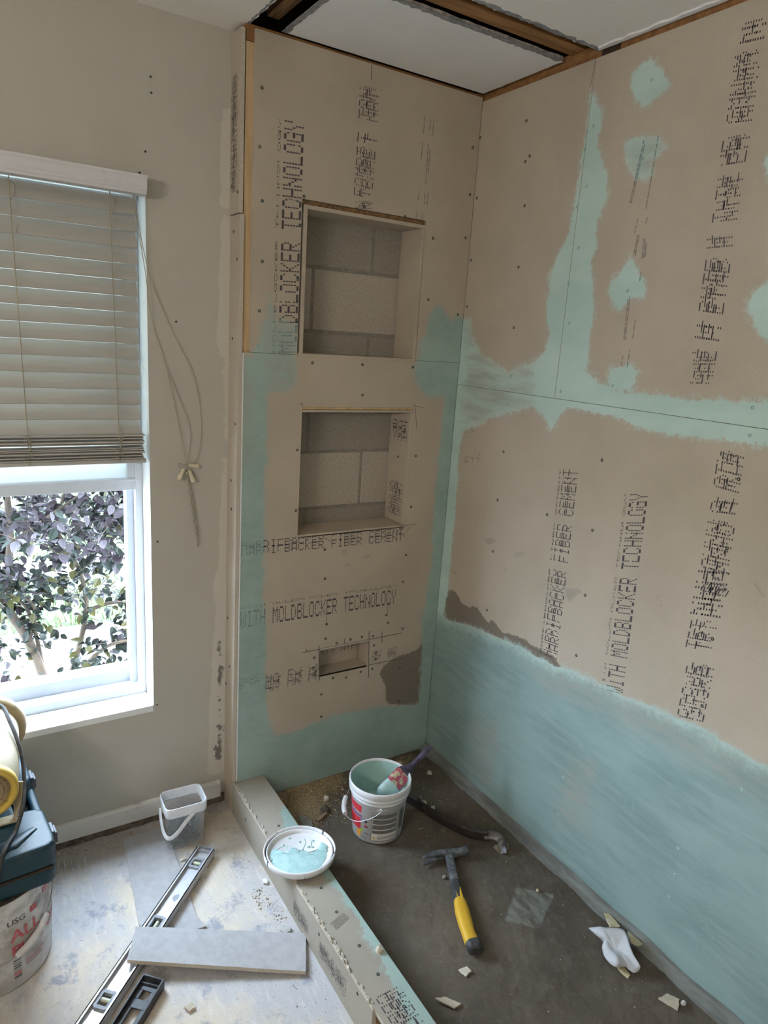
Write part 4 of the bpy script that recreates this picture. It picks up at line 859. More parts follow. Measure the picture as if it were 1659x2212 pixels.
# ---- screw tub
tb_ = thing('plastic_tub', 'clear square plastic tub with a white strap handle, holding screws, by the baseboard', 'tub', (-1.010, -.050, 0), math.radians(-2))
def clear_plastic():
    t = NT('clear_plastic'); n = t.noise(25, 4)
    tr = t.t.nodes.new('ShaderNodeBsdfTransparent'); mx = t.t.nodes.new('ShaderNodeMixShader'); tr.inputs[0].default_value = (.93, .95, .98, 1)
    t.done((.78, .80, .84), .3, 0, .5); t.put(t.math('MULTIPLY_ADD', n, .12, .14), mx.inputs[0])
    t.t.links.new(tr.outputs[0], mx.inputs[1]); t.t.links.new(t.b.outputs[0], mx.inputs[2]); t.t.links.new(mx.outputs[0], t.out.inputs[0]); return t.m
M['clear'] = clear_plastic()
M['milky_rim'] = simple('milky_rim', (.72, .74, .78), (.66, .68, .72), 40, .35)
def rrect(hx, hy, r, n=5):
    out = []
    for cx, cy, a0 in ((hx-r, hy-r, 0), (-hx+r, hy-r, PI/2), (-hx+r, -hy+r, PI), (hx-r, -hy+r, 1.5*PI)):
        for k in range(n+1): out.append((cx+r*math.cos(a0+PI/2*k/n), cy+r*math.sin(a0+PI/2*k/n)))
    return out
def rr_rings(rings, cap0=True):
    b = MB(); n = len(rings[0][0]); vs = [(x, y, z) for pl, z in rings for x, y in pl]; fs = []
    for i in range(len(rings)-1): fs += [(i*n+k, i*n+(k+1) % n, (i+1)*n+(k+1) % n, (i+1)*n+k) for k in range(n)]
    b.add(vs, fs, 0, True)
    if cap0: b.add(vs[:n], [tuple(range(n))[::-1]])
    return b
rr_rings([(rrect(.0545, .040, .014), .001), (rrect(.057, .0425, .015), .006), (rrect(.0605, .046, .017), .128)]).build('body', 'clear', tb_)
m = rr_rings([(rrect(.0605, .046, .017), .128), (rrect(.0655, .051, .019), .127), (rrect(.0668, .0523, .02), .131), (rrect(.0672, .0527, .02), .160), (rrect(.0655, .051, .019), .163), (rrect(.0635, .049, .018), .160), (rrect(.0610, .0465, .017), .130)], False)
m.build('rim', 'milky_rim', tb_)
m = MB(); hp = smooth_path([(.022, -.054, .135), (-.005, -.058, .112), (-.040, -.062, .075), (-.062, -.058, .066), (-.072, -.035, .076), (-.073, .0, .105), (-.070, .02, .128)], 6)
m.loft(hp, [(.0015, .0065)]*len(hp), up=(.3, .3, 1), n=8, p=4); m.build('strap_handle', simple('milky_plastic', (.70, .71, .73), (.62, .63, .65), 40, .4), tb_)
sc = MB(); sr = random.Random(9)
for i in range(420):
    hx, hy = .050, .036; c = Vector((sr.uniform(-hx, hx)*.8, sr.uniform(-hy, hy)*.8, sr.uniform(.006, .072+.018*sr.random()))); a = sr.uniform(0, 2*PI); d = Vector((math.cos(a), math.sin(a), sr.uniform(-.5, .5))).normalized()*.014
    c.x = max(min(c.x, hx-abs(d.x)), -hx+abs(d.x)); c.y = max(min(c.y, hy-abs(d.y)), -hy+abs(d.y)); c.z = max(c.z, .005+abs(d.z))
    sc.loft([c-d, c-d*.9, c-d*.8, c+d*.8, c+d], [.0038, .0036, .0017, .0016, .0003], n=5, smooth=False, mi=0)
so = sc.build('loose_screws', simple('green_grey_screws', (.10, .125, .125), (.20, .23, .225), 120, .45, .5)); so.location = tb_.location; so.rotation_euler = tb_.rotation_euler
tag(so, 'dark green coated screws heaped inside the clear plastic tub', 'screws', kind='stuff')

# ---- level, boards on the floor
lv = thing('spirit_level', 'long aluminium I-beam spirit level with grey vial windows lying diagonally on the floor', 'level', (-.967, -.155, .0075), math.atan2(-.595+.155, -1.391+.967))
alu = dirty('brushed_aluminium', (.62, .63, .66), (.40, .38, .36), 16, .35, .38); M['alu'] = alu
alu.node_tree.nodes['Principled BSDF'].inputs['Metallic'].default_value = .45
LL, HW = .86, .0285
def vial_cut(mb, z0, z1, spans, y0, y1):
    x = 0
    for a, b_ in spans: mb.box(x, a, -y1, y1, z0, z1); mb.box(a, b_, y0, y1, z0, z1); mb.box(a, b_, -y1, -y0, z0, z1); x = b_
    mb.box(x, LL, -y1, y1, z0, z1)
m = MB(); spans = [(.053, .081), (.290, .330), (.530, .565)]
vial_cut(m, .010, .0135, spans, .015, HW); m.box(0, LL, HW-.003, HW, 0, .025); m.box(0, LL, -HW, -HW+.003, 0, .025); m.box(0, LL, HW-.007, HW, .0225, .025); m.box(0, LL, -HW, -HW+.007, .0225, .025)
m.build('beam', 'alu', lv)
gp_ = simple('grey_plastic', (.20, .21, .24), (.30, .31, .34), 60, .5)
m = MB(); m.box(-.0015, .004, -HW, HW, 0, .0255); m.box(.004, .016, -HW+.003, HW-.003, .0135, .019); m.build('end_cap', gp_, lv, bevel=.001)
for i, (a, b_) in enumerate(spans):
    c = (a+b_)/2; w, h = (b_-a)/2+.008, .0225; m = MB()
    out = [(c-w, -h+.008), (c-w+.008, -h), (c+w-.008, -h), (c+w, -h+.008), (c+w, h-.008), (c+w-.008, h), (c-w+.008, h), (c-w, h-.008)]; inn = [(c-w+.009, -.0125), (c-w+.009, -.0125), (c+w-.009, -.0125), (c+w-.009, -.0125), (c+w-.009, .0125), (c+w-.009, .0125), (c-w+.009, .0125), (c-w+.009, .0125)]
    vs = [(x, y, .0205) for x, y in out]+[(x, y, .0205) for x, y in inn]+[(x, y, .010) for x, y in inn]+[(x, y, .010) for x, y in out]
    fs = [(k, (k+1) % 8, 8+(k+1) % 8, 8+k) for k in range(8)]+[(8+k, 8+(k+1) % 8, 16+(k+1) % 8, 16+k) for k in range(8)]+[(24+k, 24+(k+1) % 8, (k+1) % 8, k) for k in range(8)]
    m.add(vs, fs); fr = m.build('vial_frame', gp_, lv)
    p0, p1 = ((c-.004, -.0145, .012), (c-.004, .0145, .012)) if i != 1 else ((c-.013, 0, .012), (c+.013, 0, .012))
    m = MB(); m.loft([p0, p1], .0055, n=12); m.build('vial', simple('vial_liquid_%d' % i, (.62, .66, .50), (.50, .55, .38), 40, .15), fr)
m = MB(); m.prism([(.205+.014*math.cos(a)*(1+.2*math.sin(3*a)), .004+.009*math.sin(a)) for a in [2*PI*k/12 for k in range(12)]], .0135, .0138); m.build('paint_dab', simple('grey_dab', (.28, .29, .33), (.34, .35, .38), 60, .7), lv)
# black level
d2 = Vector((-1.347+1.246, -.624+.520, 0)); bl_ = thing('box_level', 'black plastic box level with open windows beside the bottom of the frame', 'level', (-1.2275, -.5435, 0), math.atan2(d2.y, d2.x))
blk = dirty('black_level_plastic', (.035, .037, .042), (.13, .13, .14), 40, .4, .45); H2, L2, T2 = .030, .42, .0295
m = MB(); m.box(0, L2, H2-.0035, H2, 0, T2); m.box(0, L2, -H2, -H2+.0035, 0, T2); m.box(0, .0035, -H2+.0035, H2-.0035, 0, T2); m.box(.004, .030, -H2+.0035, H2-.0035, .012, .016); m.box(.014, .017, -H2+.0035, H2-.0035, .016, .022)
m.box(.030, .055, .010, H2-.0035, .012, .016); m.box(.030, .055, -H2+.0035, -.012, .012, .016); m.box(.055, .080, -H2+.0035, H2-.0035, .012, .016); m.box(.080, .17, .012, H2-.0035, .012, .016); m.box(.080, .17, -H2+.0035, -.014, .012, .016); m.box(.17, L2, -H2+.0035, H2-.0035, .012, .016)
m.build('frame', blk, bl_, bevel=.0012)
m = MB(); m.box(.0, L2, -H2-.0004, -H2, .001, T2-.001); m.build('edge_scuff', simple('scuffed_edge', (.22, .22, .22), (.10, .10, .11), 50, .6), bl_)
# boards
bd = lambda poly, z, th, tilt=(0, 0): (lambda x, y, zz: (x, y, z+zz+(x-poly[0][0])*tilt[0]+(y-poly[0][1])*tilt[1]))
gb = simple('grey_board_face', (.40, .395, .40), (.355, .35, .355), 40, .9, bump=.25); gbe = 'board_edge'
def board(name, poly, z, th, label, cat, tilt=(0, 0), mat=gb, n=10):
    pts = []
    for p, q in zip(poly, poly[1:]+poly[:1]): pts += ragged(p, q, n, .0012)[:-1]
    m = MB(); m.prism(pts, 0, th, fn=bd(poly, z, th, tilt), mi_side=1); o = m.build(name, [mat, gbe]); return tag(o, label, cat)
board('board_strip', [(-1.186, .030), (-1.060, .030), (-1.050, -.02), (-1.069, -.388), (-1.055, -.43), (-1.195, -.42), (-1.218, -.336)], .0006, .0064, 'long grey board strip lying flat on the floor under the spirit level', 'board')
board('board_offcut', [(-1.279, -.478), (-1.235, -.378), (-.819, -.588), (-.873, -.701)], .0345, .0115, 'short wide grey board offcut lying across the spirit level', 'board', (-.077, 0))
board('shim', [(-1.235, -.44), (-1.20, -.455), (-1.150, -.505), (-1.205, -.520)], .0006, .006, 'small thin board scrap under the edge of the grey offcut', 'shim')
board('board_sliver', [(-1.300, -.565), (-1.285, -.575), (-1.34, -.640), (-1.352, -.628)], .0006, .005, 'pale board sliver between the two levels', 'offcut')

# ---- membrane bucket, brush, lid
mbk = thing('membrane_bucket', 'white bucket of teal waterproofing paint standing on the dark shower floor', 'bucket', (-.431, -.330, .0325))
RB = lambda z: .084+.011*z/.155
wpl = simple('white_bucket_plastic', (.74, .74, .76), (.70, .70, .72), 10, .35)
b = MB(); b.lathe([(.001, .001), (.078, .001), (.084, .006), (RB(.150), .150), (.0975, .152), (.0985, .157), (.0965, .160), (.0975, .165), (.1025, .167), (.1035, .172), (.1005, .176), (.1025, .181), (.1045, .184), (.1045, .199), (.1025, .2025), (.0995, .202), (.0975, .196), (RB(.150)-.002, .150), (RB(.06)-.002, .06)], 64); b.build('body', wpl, mbk)
b = MB(); b.lathe([(.0970, .196), (RB(.15)-.0025, .150), (RB(.085)-.0025, .085), (RB(.08)-.005, .080), (.001, .080)], 48, lambda x, y, z: (x*.9985, y*.9985, z)); b.build('teal_paint', simple('wet_teal_paint', (.43, .62, .575), (.36, .55, .51), 16, .35), mbk)
cdir = math.atan2(-2.024+.330, -1.568+.431)              # the side facing the room
wl_ = wrap(RB, cdir, 0); lab = MB()
red2 = simple('bright_red_print', (.65, .03, .05), (.60, .05, .06), 40, .45); pur = simple('purple_print', (.32, .06, .28), (.30, .08, .28), 60, .5); blu = simple('blue_grey_print', (.16, .22, .38), (.18, .24, .38), 60, .5); grn = simple('green_print', (.25, .42, .05), (.35, .45, .08), 60, .5); org = simple('orange_print', (.75, .25, .04), (.75, .40, .05), 60, .5)
gyl = simple('grey_label_panel', (.26, .26, .255), (.21, .21, .205), 200, .6)
sx = .014                                                   # ingredient panel, right of the middle
wrapped_rect(lab, wl_, sx-.032, sx+.058, .018, .128, 0, 12, .0004); wrapped_rect(lab, wl_, sx-.0305, sx+.0565, .0195, .1265, 1, 12, .0007)
for a, b_ in ((.047, .060), (.064, .082), (.085, .103), (.106, .1245)):
    wrapped_rect(lab, wl_, sx-.029, sx+.055, a, b_, 2, 10, .0009)
    for k in range(int((b_-a)/.0032)): wrapped_rect(lab, wl_, sx-.028, sx+.054-.006*((k*7) % 4), a+.001+.0032*k, a+.0022+.0032*k, 0, 8, .0011)
for k in range(3): wrapped_rect(lab, wl_, sx-.012, sx+.052, .026+.0045*k, .0275+.0045*k, 0, 6, .0011)
lab.add([wl_(sx-.028, .026, .0012), wl_(sx-.017, .026, .0012), wl_(sx-.0225, .0365, .0012)], [(0, 1, 2)], 8)
wrapped_rect(lab, wl_, sx-.0232, sx-.0218, .0285, .0335, 0, 1, .0014)
fx = sx-.066
wrapped_rect(lab, wl_, fx-.075, fx-.006, .112, .138, 3); wrapped_rect(lab, wl_, fx-.075, fx-.006, .045, .090, 3); wrapped_text(lab, 'Defense', .021, wl_, fx-.071, .094, 4, .0008); wrapped_rect(lab, wl_, fx-.008, fx+.005, .078, .089, 5, 3)
lab.add([wl_(fx+.013+.006*math.cos(a), .086+.006*math.sin(a), .0007) for a in [2*PI*k/12 for k in range(12)]], [tuple(range(12))], 0); wrapped_rect(lab, wl_, fx+.008, fx+.020, .066, .070, 3, 3); wrapped_rect(lab, wl_, fx+.010, fx+.022, .062, .066, 0, 3)
for k, (cx, cz, mi) in enumerate(((fx-.010, .040, 7), (fx-.016, .032, 7), (fx-.002, .046, 6), (fx-.010, .024, 7))): lab.add([wl_(cx+.008*math.cos(a)*(1+.3*math.sin(2*a)), cz+.007*math.sin(a), .0008) for a in [2*PI*j/10 for j in range(10)]], [tuple(range(10))], mi)
wrapped_text(lab, 'ONE', .009, wl_, fx+.008, .036, 0)
for k in range(4): wrapped_rect(lab, wl_, fx-.002, fx+.020, .012+.0045*k, .0135+.0045*k, 2, 3)
wrapped_rect(lab, wl_, sx+.066, sx+.090, .045, .128, 2, 4, .0006)
for k in range(14): wrapped_rect(lab, wl_, sx+.068, sx+.088-.002*(k % 3), .050+.0052*k, .052+.0052*k, 0, 3, .0009)
lab.build('printed_label', ['ink', 'white_trim', gyl, red2, pur, blu, grn, org, simple('warning_yellow', (.75, .55, .04), (.75, .55, .06), 40, .5)], mbk)
ea = cdir+.10; hub = Vector(((RB(.148)+.004)*math.cos(ea), (RB(.148)+.004)*math.sin(ea), .146))
m = MB(); m.loft([hub*1, Vector((hub.x*1.06, hub.y*1.06, hub.z))], .005, up=(0, 0, 1), n=10)
q = wl_; m.box(-.001, .001, -.001, .001, -.0001, .0001)
m.add([wl_(-.004, .138, .003), wl_(.028, .138, .003), wl_(.028, .150, .006), wl_(-.004, .150, .006), wl_(-.004, .138, 0), wl_(.028, .138, 0)], [(0, 1, 2, 3), (0, 3, 4), (1, 5, 2), (0, 4, 5, 1)]); m.build('bail_lug', wpl, mbk)
hubw = Vector(wl_(.010, .142, .007)); out = []
for i in range(21):
    t = i/20; th = (.010/RB(.142))-t*PI*.92; rr = .103+.014*math.sin(t*PI)
    out.append((rr*math.cos(cdir+th), rr*math.sin(cdir+th), .142-.062*math.sin(min(1, t*1.15)*PI)**.9))
out[0] = tuple(hubw)
m = MB(); m.loft(out, .0014, n=6); m.build('wire_bail', simple('bright_wire', (.62, .62, .64), (.5, .5, .52), 40, .3, .8), mbk)
m = MB(); i0, i1 = 9, 13; m.loft(out[i0:i1+1], [.0075, .0082, .0082, .0082, .0075], n=12); m.build('grip', wpl, mbk)
# brush
T0, T1 = Vector((-.420, -.338, .168)), Vector((-.248, -.352, .306)); dv = T1-T0; dn = dv.normalized(); Lb = dv.length
br = thing('paint_brush', 'angled paint brush with black handle resting in the white bucket, bristles coated teal', 'brush', tuple(T0)); side = Vector((.777, -.596, -.903)); side = (side-dn*side.dot(dn)).normalized(); upv = side.cross(dn)
def brpart(name, ts, sizes, mat, n=12, p=3, **k):
    m = MB(); m.loft([dn*(Lb*t) for t in ts], sizes, up=tuple(upv), n=n, p=p); return m.build(name, mat, br, **k)
bp = Lb
brpart('bristles', (-.09, -.06, .0, .10, .22), [(.010, .004), (.021, .011), (.029, .015), (.030, .014), (.029, .011)], simple('teal_coated_bristles', (.46, .63, .64), (.40, .56, .55), 60, .35), p=2.4)
brpart('ferrule', (.21, .24, .42, .44), [(.0295, .0105), (.030, .011), (.030, .011), (.029, .0105)], simple('red_crusted_ferrule', (.40, .07, .11), (.50, .42, .28), 70, .5, .2, lo=.48, hi=.56), p=5)
brpart('handle', (.43, .47, .52, .60, .70, .85, .96, 1.0), [(.0275, .0105), (.027, .011), (.017, .011), (.0095, .0095), (.0085, .008), (.011, .007), (.010, .0055), (.004, .003)], simple('black_brush_handle', (.03, .028, .05), (.10, .085, .14), 40, .35), p=2.3)
m = MB(); c = dn*(Lb*.93); m.lathe([(.0001, .0066), (.0022, .0066)], 10, lambda x, y, z: tuple(c+dn*x+side*y+upv*z)); m.build('hang_hole', 'cavity', br)
# lid
ld = thing('bucket_lid', 'upturned white bucket lid smeared with teal paint resting on the curb', 'lid', (-.767, -.424, .1222), 0)
ld.rotation_euler = (math.radians(-2), math.radians(1), .3)
b = MB(); prof = [(.001, .001), (.094, .001), (.1005, .004), (.107, .008), (.1085, .024), (.1068, .026), (.1045, .024), (.1035, .010)]
for k, (a0, a1, j) in enumerate(((.10, 1.55, 1), (1.60, 2.90, 1), (2.95, 4.10, 1), (4.14, 5.3, 1), (5.36, 6.33, 1))): b.lathe(prof[2:], 16, None, 0, True, a0, a1)
b.lathe(prof[:3], 56); b.build('rim', wpl, ld)
b = MB(); b.lathe([(.001, .010), (.092, .010), (.0935, .0115), (.096, .020), (.0985, .0205), (.1000, .018), (.1000, .004)], 56); b.build('inner_plug', wpl, ld)
b = MB(); pr_ = random.Random(6)
def blob(poly, z0, h):
    n = len(poly); cx, cy = sum(p[0] for p in poly)/n, sum(p[1] for p in poly)/n
    ring = lambda s, z: [(cx+(x-cx)*s, cy+(y-cy)*s, z) for x, y in poly]
    vs = ring(1, z0)+ring(.96, z0+h*.7)+ring(.88, z0+h)+[(cx, cy, z0+h*.8)]; fs = []
    for r in range(2): fs += [(r*n+k, r*n+(k+1) % n, (r+1)*n+(k+1) % n, (r+1)*n+k) for k in range(n)]
    fs += [(2*n+k, 2*n+(k+1) % n, 3*n) for k in range(n)]; b.add(vs, fs, 0, True)
def wob_poly(pts, amp=.002, n=4):
    o = []
    for p, q in zip(pts, pts[1:]+pts[:1]):
        for k in range(n): t = k/n; o.append((p[0]+(q[0]-p[0])*t+pr_.uniform(-amp, amp), p[1]+(q[1]-p[1])*t+pr_.uniform(-amp, amp)))
    return o
E2 = Matrix.Rotation(-.3, 2)
def LP(pts): return [tuple(E2 @ Vector(p)) for p in pts]
# puddle on the near half of the plug, with lobes and a few drops
blob(wob_poly(LP([(-.080, .040), (-.066, .050), (-.055, .046), (-.050, .028), (-.036, .018), (-.022, .024), (-.012, .036), (.0, .026), (.006, .010), (.020, .002), (.026, -.020), (.038, -.030), (.050, -.016), (.066, -.014), (.080, -.030), (.050, -.070), (.02, -.086), (-.02, -.088), (-.055, -.070), (-.080, -.040), (-.090, -.005)])), .0100, .0022)
blob(wob_poly(LP([(.055, -.010), (.080, .012), (.088, -.010), (.078, -.032), (.062, -.026)])), .0100, .003)
for x, y, r in ((-.058, .045, .006), (-.03, .055, .005), (.02, .045, .004), (.035, .012, .005), (-.01, .028, .006), (.012, .008, .004), (.06, .03, .003), (.0, .075, .004), (.045, .005, .004), (-.085, .012, .004)):
    blob(wob_poly(LP([(x+r*math.cos(a), y+r*.8*math.sin(a)) for a in [k*PI/3 for k in range(6)]]), .0008, 2), .0100, .0026)
for path in ([(-.06, .036), (-.045, .05), (-.02, .048), (-.008, .03), (.005, .012)], [(.04, .055), (.036, .035), (.022, .018), (.008, .006)], [(.06, .035), (.05, .024), (.044, .012)], [(-.02, .012), (-.028, .030), (-.022, .047)]):
    p3 = smooth_path([(*(E2 @ Vector(p)), .0102) for p in path], 4); b.loft(p3, [(.0014, .001)]*len(p3), n=6)
b.build('teal_paint', simple('glossy_teal_smear', (.45, .63, .62), (.35, .54, .53), 45, .2), ld)

# ---- hammer
hm = thing('claw_hammer', 'black claw hammer with a yellow and black grip lying on the shower floor', 'hammer', (-.300, -.560, .033)); HO = Vector(hm.location)
e_h = Vector((-.45, -.893, 0)).normalized(); e_c = Vector((.965, -.262, 0)).normalized(); UPZ = Vector((0, 0, 1))
def hp_(name, f, mat, **k):
    m = MB(); f(m); return m.build(name, mat, hm, **k)
steel = dirty('worn_black_steel', (.095, .10, .112), (.32, .33, .35), 30, .8, .36); steel.node_tree.nodes['Principled BSDF'].inputs['Metallic'].default_value = .4
def head(m):
    m.loft([e_c*t+UPZ*.020 for t in (-.030, -.01, .015, .028, .040, .044, .052, .058, .064, .0655)], [(.012, .012), (.015, .014), (.015, .014), (.0125, .0125), (.0125, .0125), (.0115, .0115), (.0145, .0145), (.0150, .0150), (.0150, .0150), (.0135, .0135)], n=14, p=2.6)
    for sgn in (1, -1):
        zs = .021+sgn*.0065
        m.loft([e_c*-.022+UPZ*zs, e_c*-.045+UPZ*(.021+sgn*.0085)+e_h*.002, e_c*-.068+UPZ*(.0215+sgn*.0115)+e_h*.008, e_c*-.090+UPZ*(.0225+sgn*.0145)+e_h*.018], [(.0130, .0068), (.0110, .0062), (.0085, .0052), (.0045, .0028)], n=10, p=3)
    m.loft([UPZ*.018+e_c*-.002, UPZ*.018+e_h*.02, UPZ*.017+e_h*.045], [(.020, .012), (.014, .0115), (.0115, .010)], n=12, p=3)
hp_('head', head, steel)
hp_('shaft', lambda m: m.loft([e_h*t+UPZ*z for t, z in ((.040, .017), (.075, .016), (.110, .016), (.150, .016))], [(.0140, .0105), (.0132, .010), (.0138, .0105), (.0140, .011)], n=14, p=3), steel)
ysk = dirty('yellow_rubber_grip', (.62, .36, .025), (.42, .28, .06), 40, .4, .55); bkr = simple('black_rubber_grip', (.028, .028, .03), (.06, .06, .06), 60, .6)
hp_('grip_core', lambda m: m.loft([e_h*t+UPZ*.017 for t in (.115, .150, .19, .22)], [(.0140, .0112), (.0160, .0125), (.0175, .0140), (.0165, .0140)], n=16, p=2.6), bkr)
hp_('grip', lambda m: m.loft([e_h*t+UPZ*z+e_c*x for t, z, x in ((.188, .017, .0), (.20, .0172, .0), (.235, .0178, .0), (.275, .0178, .001), (.31, .0172, .003), (.333, .0172, .006), (.345, .0172, .009))], [(.0165, .0140), (.0185, .0155), (.0215, .0172), (.0210, .0170), (.0190, .0160), (.0205, .0165), (.0215, .0170)], n=18, p=2.5), ysk)
hp_('grip_inlay', lambda m: (m.loft([e_h*t+UPZ*z+e_c*.006 for t, z in ((.150, .0270), (.175, .0292), (.20, .0308))], [(.0050, .0016)]*3, n=8), m.loft([e_h*t+UPZ*z-e_c*x for t, z, x in ((.136, .0255, .002), (.142, .0265, .006), (.165, .0278, .0065), (.19, .0295, .006))], [(.0022, .0016)]*4, n=8)), ysk)
hp_('butt_cap', lambda m: m.loft([e_h*t+UPZ*.0172+e_c*x for t, x in ((.340, .008), (.352, .011), (.366, .013), (.371, .013))], [(.0218, .0173), (.0225, .0176), (.0205, .0165), (.013, .011)], n=18, p=2.8), bkr)
hp_('side_logo_plate', lambda m: m.loft([e_h*.125+UPZ*.0265, e_h*.133+UPZ*.0272], [(.0035, .0006), (.0035, .0006)], n=8), simple('embossed_plate', (.12, .12, .13), (.16, .16, .17), 60, .4))

# ---- pry bar
pb = thing('pry_bar', 'rusty black flat pry bar with a hooked end behind the white bucket', 'pry bar', (-.20, -.45, .033)); rust = dirty('rusty_black_steel', (.028, .022, .022), (.10, .055, .04), 30, .6, .5)
m = MB(); pth = smooth_path([(-.330, -.170, .050), (-.275, -.230, .051), (-.248, -.300, .050), (-.225, -.390, .049), (-.190, -.480, .049), (-.160, -.530, .052), (-.135, -.562, .060)], 5)
m.loft(pth, [(.0060, .0185)]*len(pth), n=12, p=4); rel(m.build('bar', rust, pb), pb)
m = MB(); pth = smooth_path([(-.142, -.552, .058), (-.128, -.571, .066), (-.116, -.588, .066), (-.112, -.600, .058), (-.116, -.615, .046), (-.124, -.628, .036)], 4); k = len(pth)
m.loft(pth, [(.0062-.0050*i/(k-1), .0150) for i in range(k)], n=12, p=4, up=(.6, .2, .8)); rel(m.build('hooked_claw', simple('worn_claw_steel', (.05, .042, .04), (.15, .14, .14), 30, .4, .4), pb), pb)
m = MB(); m.prism([(-.262+.016*math.cos(a)*(1+.3*math.sin(3*a)), .010*math.sin(a)) for a in [2*PI*k/14 for k in range(14)]], 0, .0008, fn=lambda x, y, z: (x+.028+.0058+z-(y+.02)*.10, -.312+(x+.262)*2.0, .052+y)); rel(m.build('dried_splat', simple('tan_splat', (.42, .36, .27), (.30, .25, .18), 60, .9), pb), pb)

# ---- crumpled sheet and foam scraps
OUT = [(-.115, -.985, .050), (-.099, -1.001, .060), (-.085, -1.028, .075), (-.062, -1.049, .08), (-.060, -1.066, .08), (-.082, -1.101, .075), (-.092, -1.123, .07), (-.093, -1.145, .06), (-.099, -1.149, .05), (-.114, -1.145, .045), (-.119, -1.131, .045), (-.125, -1.122, .05), (-.144, -1.115, .05), (-.149, -1.096, .045), (-.14, -1.066, .04), (-.125, -1.045, .045), (-.113, -1.037, .05), (-.114, -1.016, .05)]
OUT = smooth_path(OUT+OUT[:1], 3)[:-1]; cen_ = Vector((-.102, -1.075, .062)); rows = []; nO = len(OUT)
for s in (1, .85, .7, .55, .4, .25, .1):
    for i, p in enumerate(OUT):
        q = cen_+(Vector(p)-cen_)*s; a = 2*PI*i/nO
        q.z += (.003*math.sin(2*a+1)+.004*mnoise.noise((q.x*40, q.y*40, 2)))*math.sin(PI*min(1, s))*(1 if s < 1 else 0)-.009*math.exp(-((q.x+.105)**2+(q.y+1.07)**2)/.0004)+(.010*math.exp(-((q.x+.135-(q.y+1.1)*.4)**2)/.00012) if s < .95 else 0)
        rows.append(tuple(q))
m = MB(); fs = []
for r in range(6): fs += [(r*nO+k, r*nO+(k+1) % nO, (r+1)*nO+(k+1) % nO, (r+1)*nO+k) for k in range(nO)]
fs.append(tuple(range(6*nO, 7*nO))); m.add(rows, fs, 0, True)
cs = m.build('crumpled_sheet', simple('white_peeled_sheet', (.53, .54, .56), (.47, .48, .50), 30, .5)); sd = cs.modifiers.new('thick', 'SOLIDIFY'); sd.thickness = .0012
tag(cs, 'white crumpled sheet of peeled plastic on the shower floor by the right wall', 'plastic scrap')
foam = simple('yellowed_foam', (.56, .49, .33), (.46, .38, .22), 50, .85, bump=.4)
def slab(name, poly, z, th, label, cat, mat=foam, group=None, tilt=(0, 0), amp=.0016, n=4):
    pts = []
    for p, q in zip(poly, poly[1:]+poly[:1]): pts += ragged(p, q, n, amp)[:-1]
    m = MB(); m.prism(pts, 0, th, fn=bd(poly, z, th, tilt)); return tag(m.build(name, mat, bevel=.0006), label, cat, group)
slab('foam_scrap', [(-.030, -.967), (-.018, -.977), (-.024, -1.005), (-.033, -1.029), (-.061, -1.015)], .0445, .004, 'yellowed foam strip sticking out above the white crumpled sheet', 'foam scrap', tilt=(0, -.12))
slab('foam_scrap', [(-.026, -1.049), (-.024, -1.072), (-.022, -1.099), (-.045, -1.101), (-.056, -1.085)], .052, .004, 'yellowed foam flap with an orange spot right of the white crumpled sheet', 'foam scrap', tilt=(-.25, 0))
slab('foam_scrap', [(-.131, -1.100), (-.110, -1.106), (-.121, -1.140), (-.136, -1.143), (-.136, -1.126)], .0335, .004, 'yellowed foam tatter below the white crumpled sheet', 'foam scrap')

# ---- scraps and crumbs
chip_m = simple('tan_board_chip', (.55, .48, .38), (.45, .39, .30), 60, .9, bump=.3); pale = simple('pale_chip', (.66, .62, .52), (.56, .51, .42), 60, .9, bump=.3); wchip = simple('weathered_wood', (.30, .21, .13), (.19, .14, .09), 16, .9, stretch=(4, 1, 1))
def chunk(name, c, r, h, label, cat, mat=pale, seed=1, group=None):
    rr = random.Random(seed); n = 7; m = MB(); base = [(r*rr.uniform(.6, 1.1)*math.cos(2*PI*k/n), r*rr.uniform(.6, 1.1)*math.sin(2*PI*k/n)) for k in range(n)]
    vs = [(c[0]+x, c[1]+y, c[2]) for x, y in base]+[(c[0]+x*.85+rr.uniform(-.1, .1)*r, c[1]+y*.85, c[2]+h*rr.uniform(.6, 1)) for x, y in base]+[(c[0], c[1], c[2]+h*1.1)]
    m.add(vs, [(k, (k+1) % n, n+(k+1) % n, n+k) for k in range(n)]+[(n+k, n+(k+1) % n, 2*n) for k in range(n)]+[tuple(range(n))[::-1]]); return tag(m.build(name, mat), label, cat, group)
slab('board_chip', [(-.112, -1.222), (-.080, -1.226), (-.066, -1.252), (-.096, -1.268)], .033, .007, 'tan square board chip low on the shower floor near the right wall', 'chip', chip_m)
slab('board_chip', [(-.523, -.905), (-.496, -.908), (-.495, -.926), (-.518, -.930)], .033, .004, 'small cream board chip below the hammer', 'chip', pale)
slab('board_chip', [(-.630, -.945), (-.60, -.955), (-.575, -.985), (-.60, -.99)], .036, .005, 'pale sliver leaning at the foot of the curb', 'chip', chip_m, tilt=(-.1, 0))
chunk('board_chip', (-.727, -.822, .1205), .014, .012, 'broken tan chip lying on the curb top', 'chip', chip_m, 3)
chunk('pebble', (-.062, -1.262, .033), .009, .006, 'white flat pebble beside the tan square chip', 'pebble', simple('white_pebble', (.66, .66, .66), (.58, .58, .58), 60, .7), 4)
chunk('plaster_crumb', (-.517, -.119, .034), .013, .012, 'cream plaster crumb on the sawdust behind the white bucket', 'crumb', pale, 5)
chunk('plaster_crumb', (-.222, -.30, .034), .020, .012, 'largest cream plaster crumb right of the white bucket', 'crumb', pale, 6)
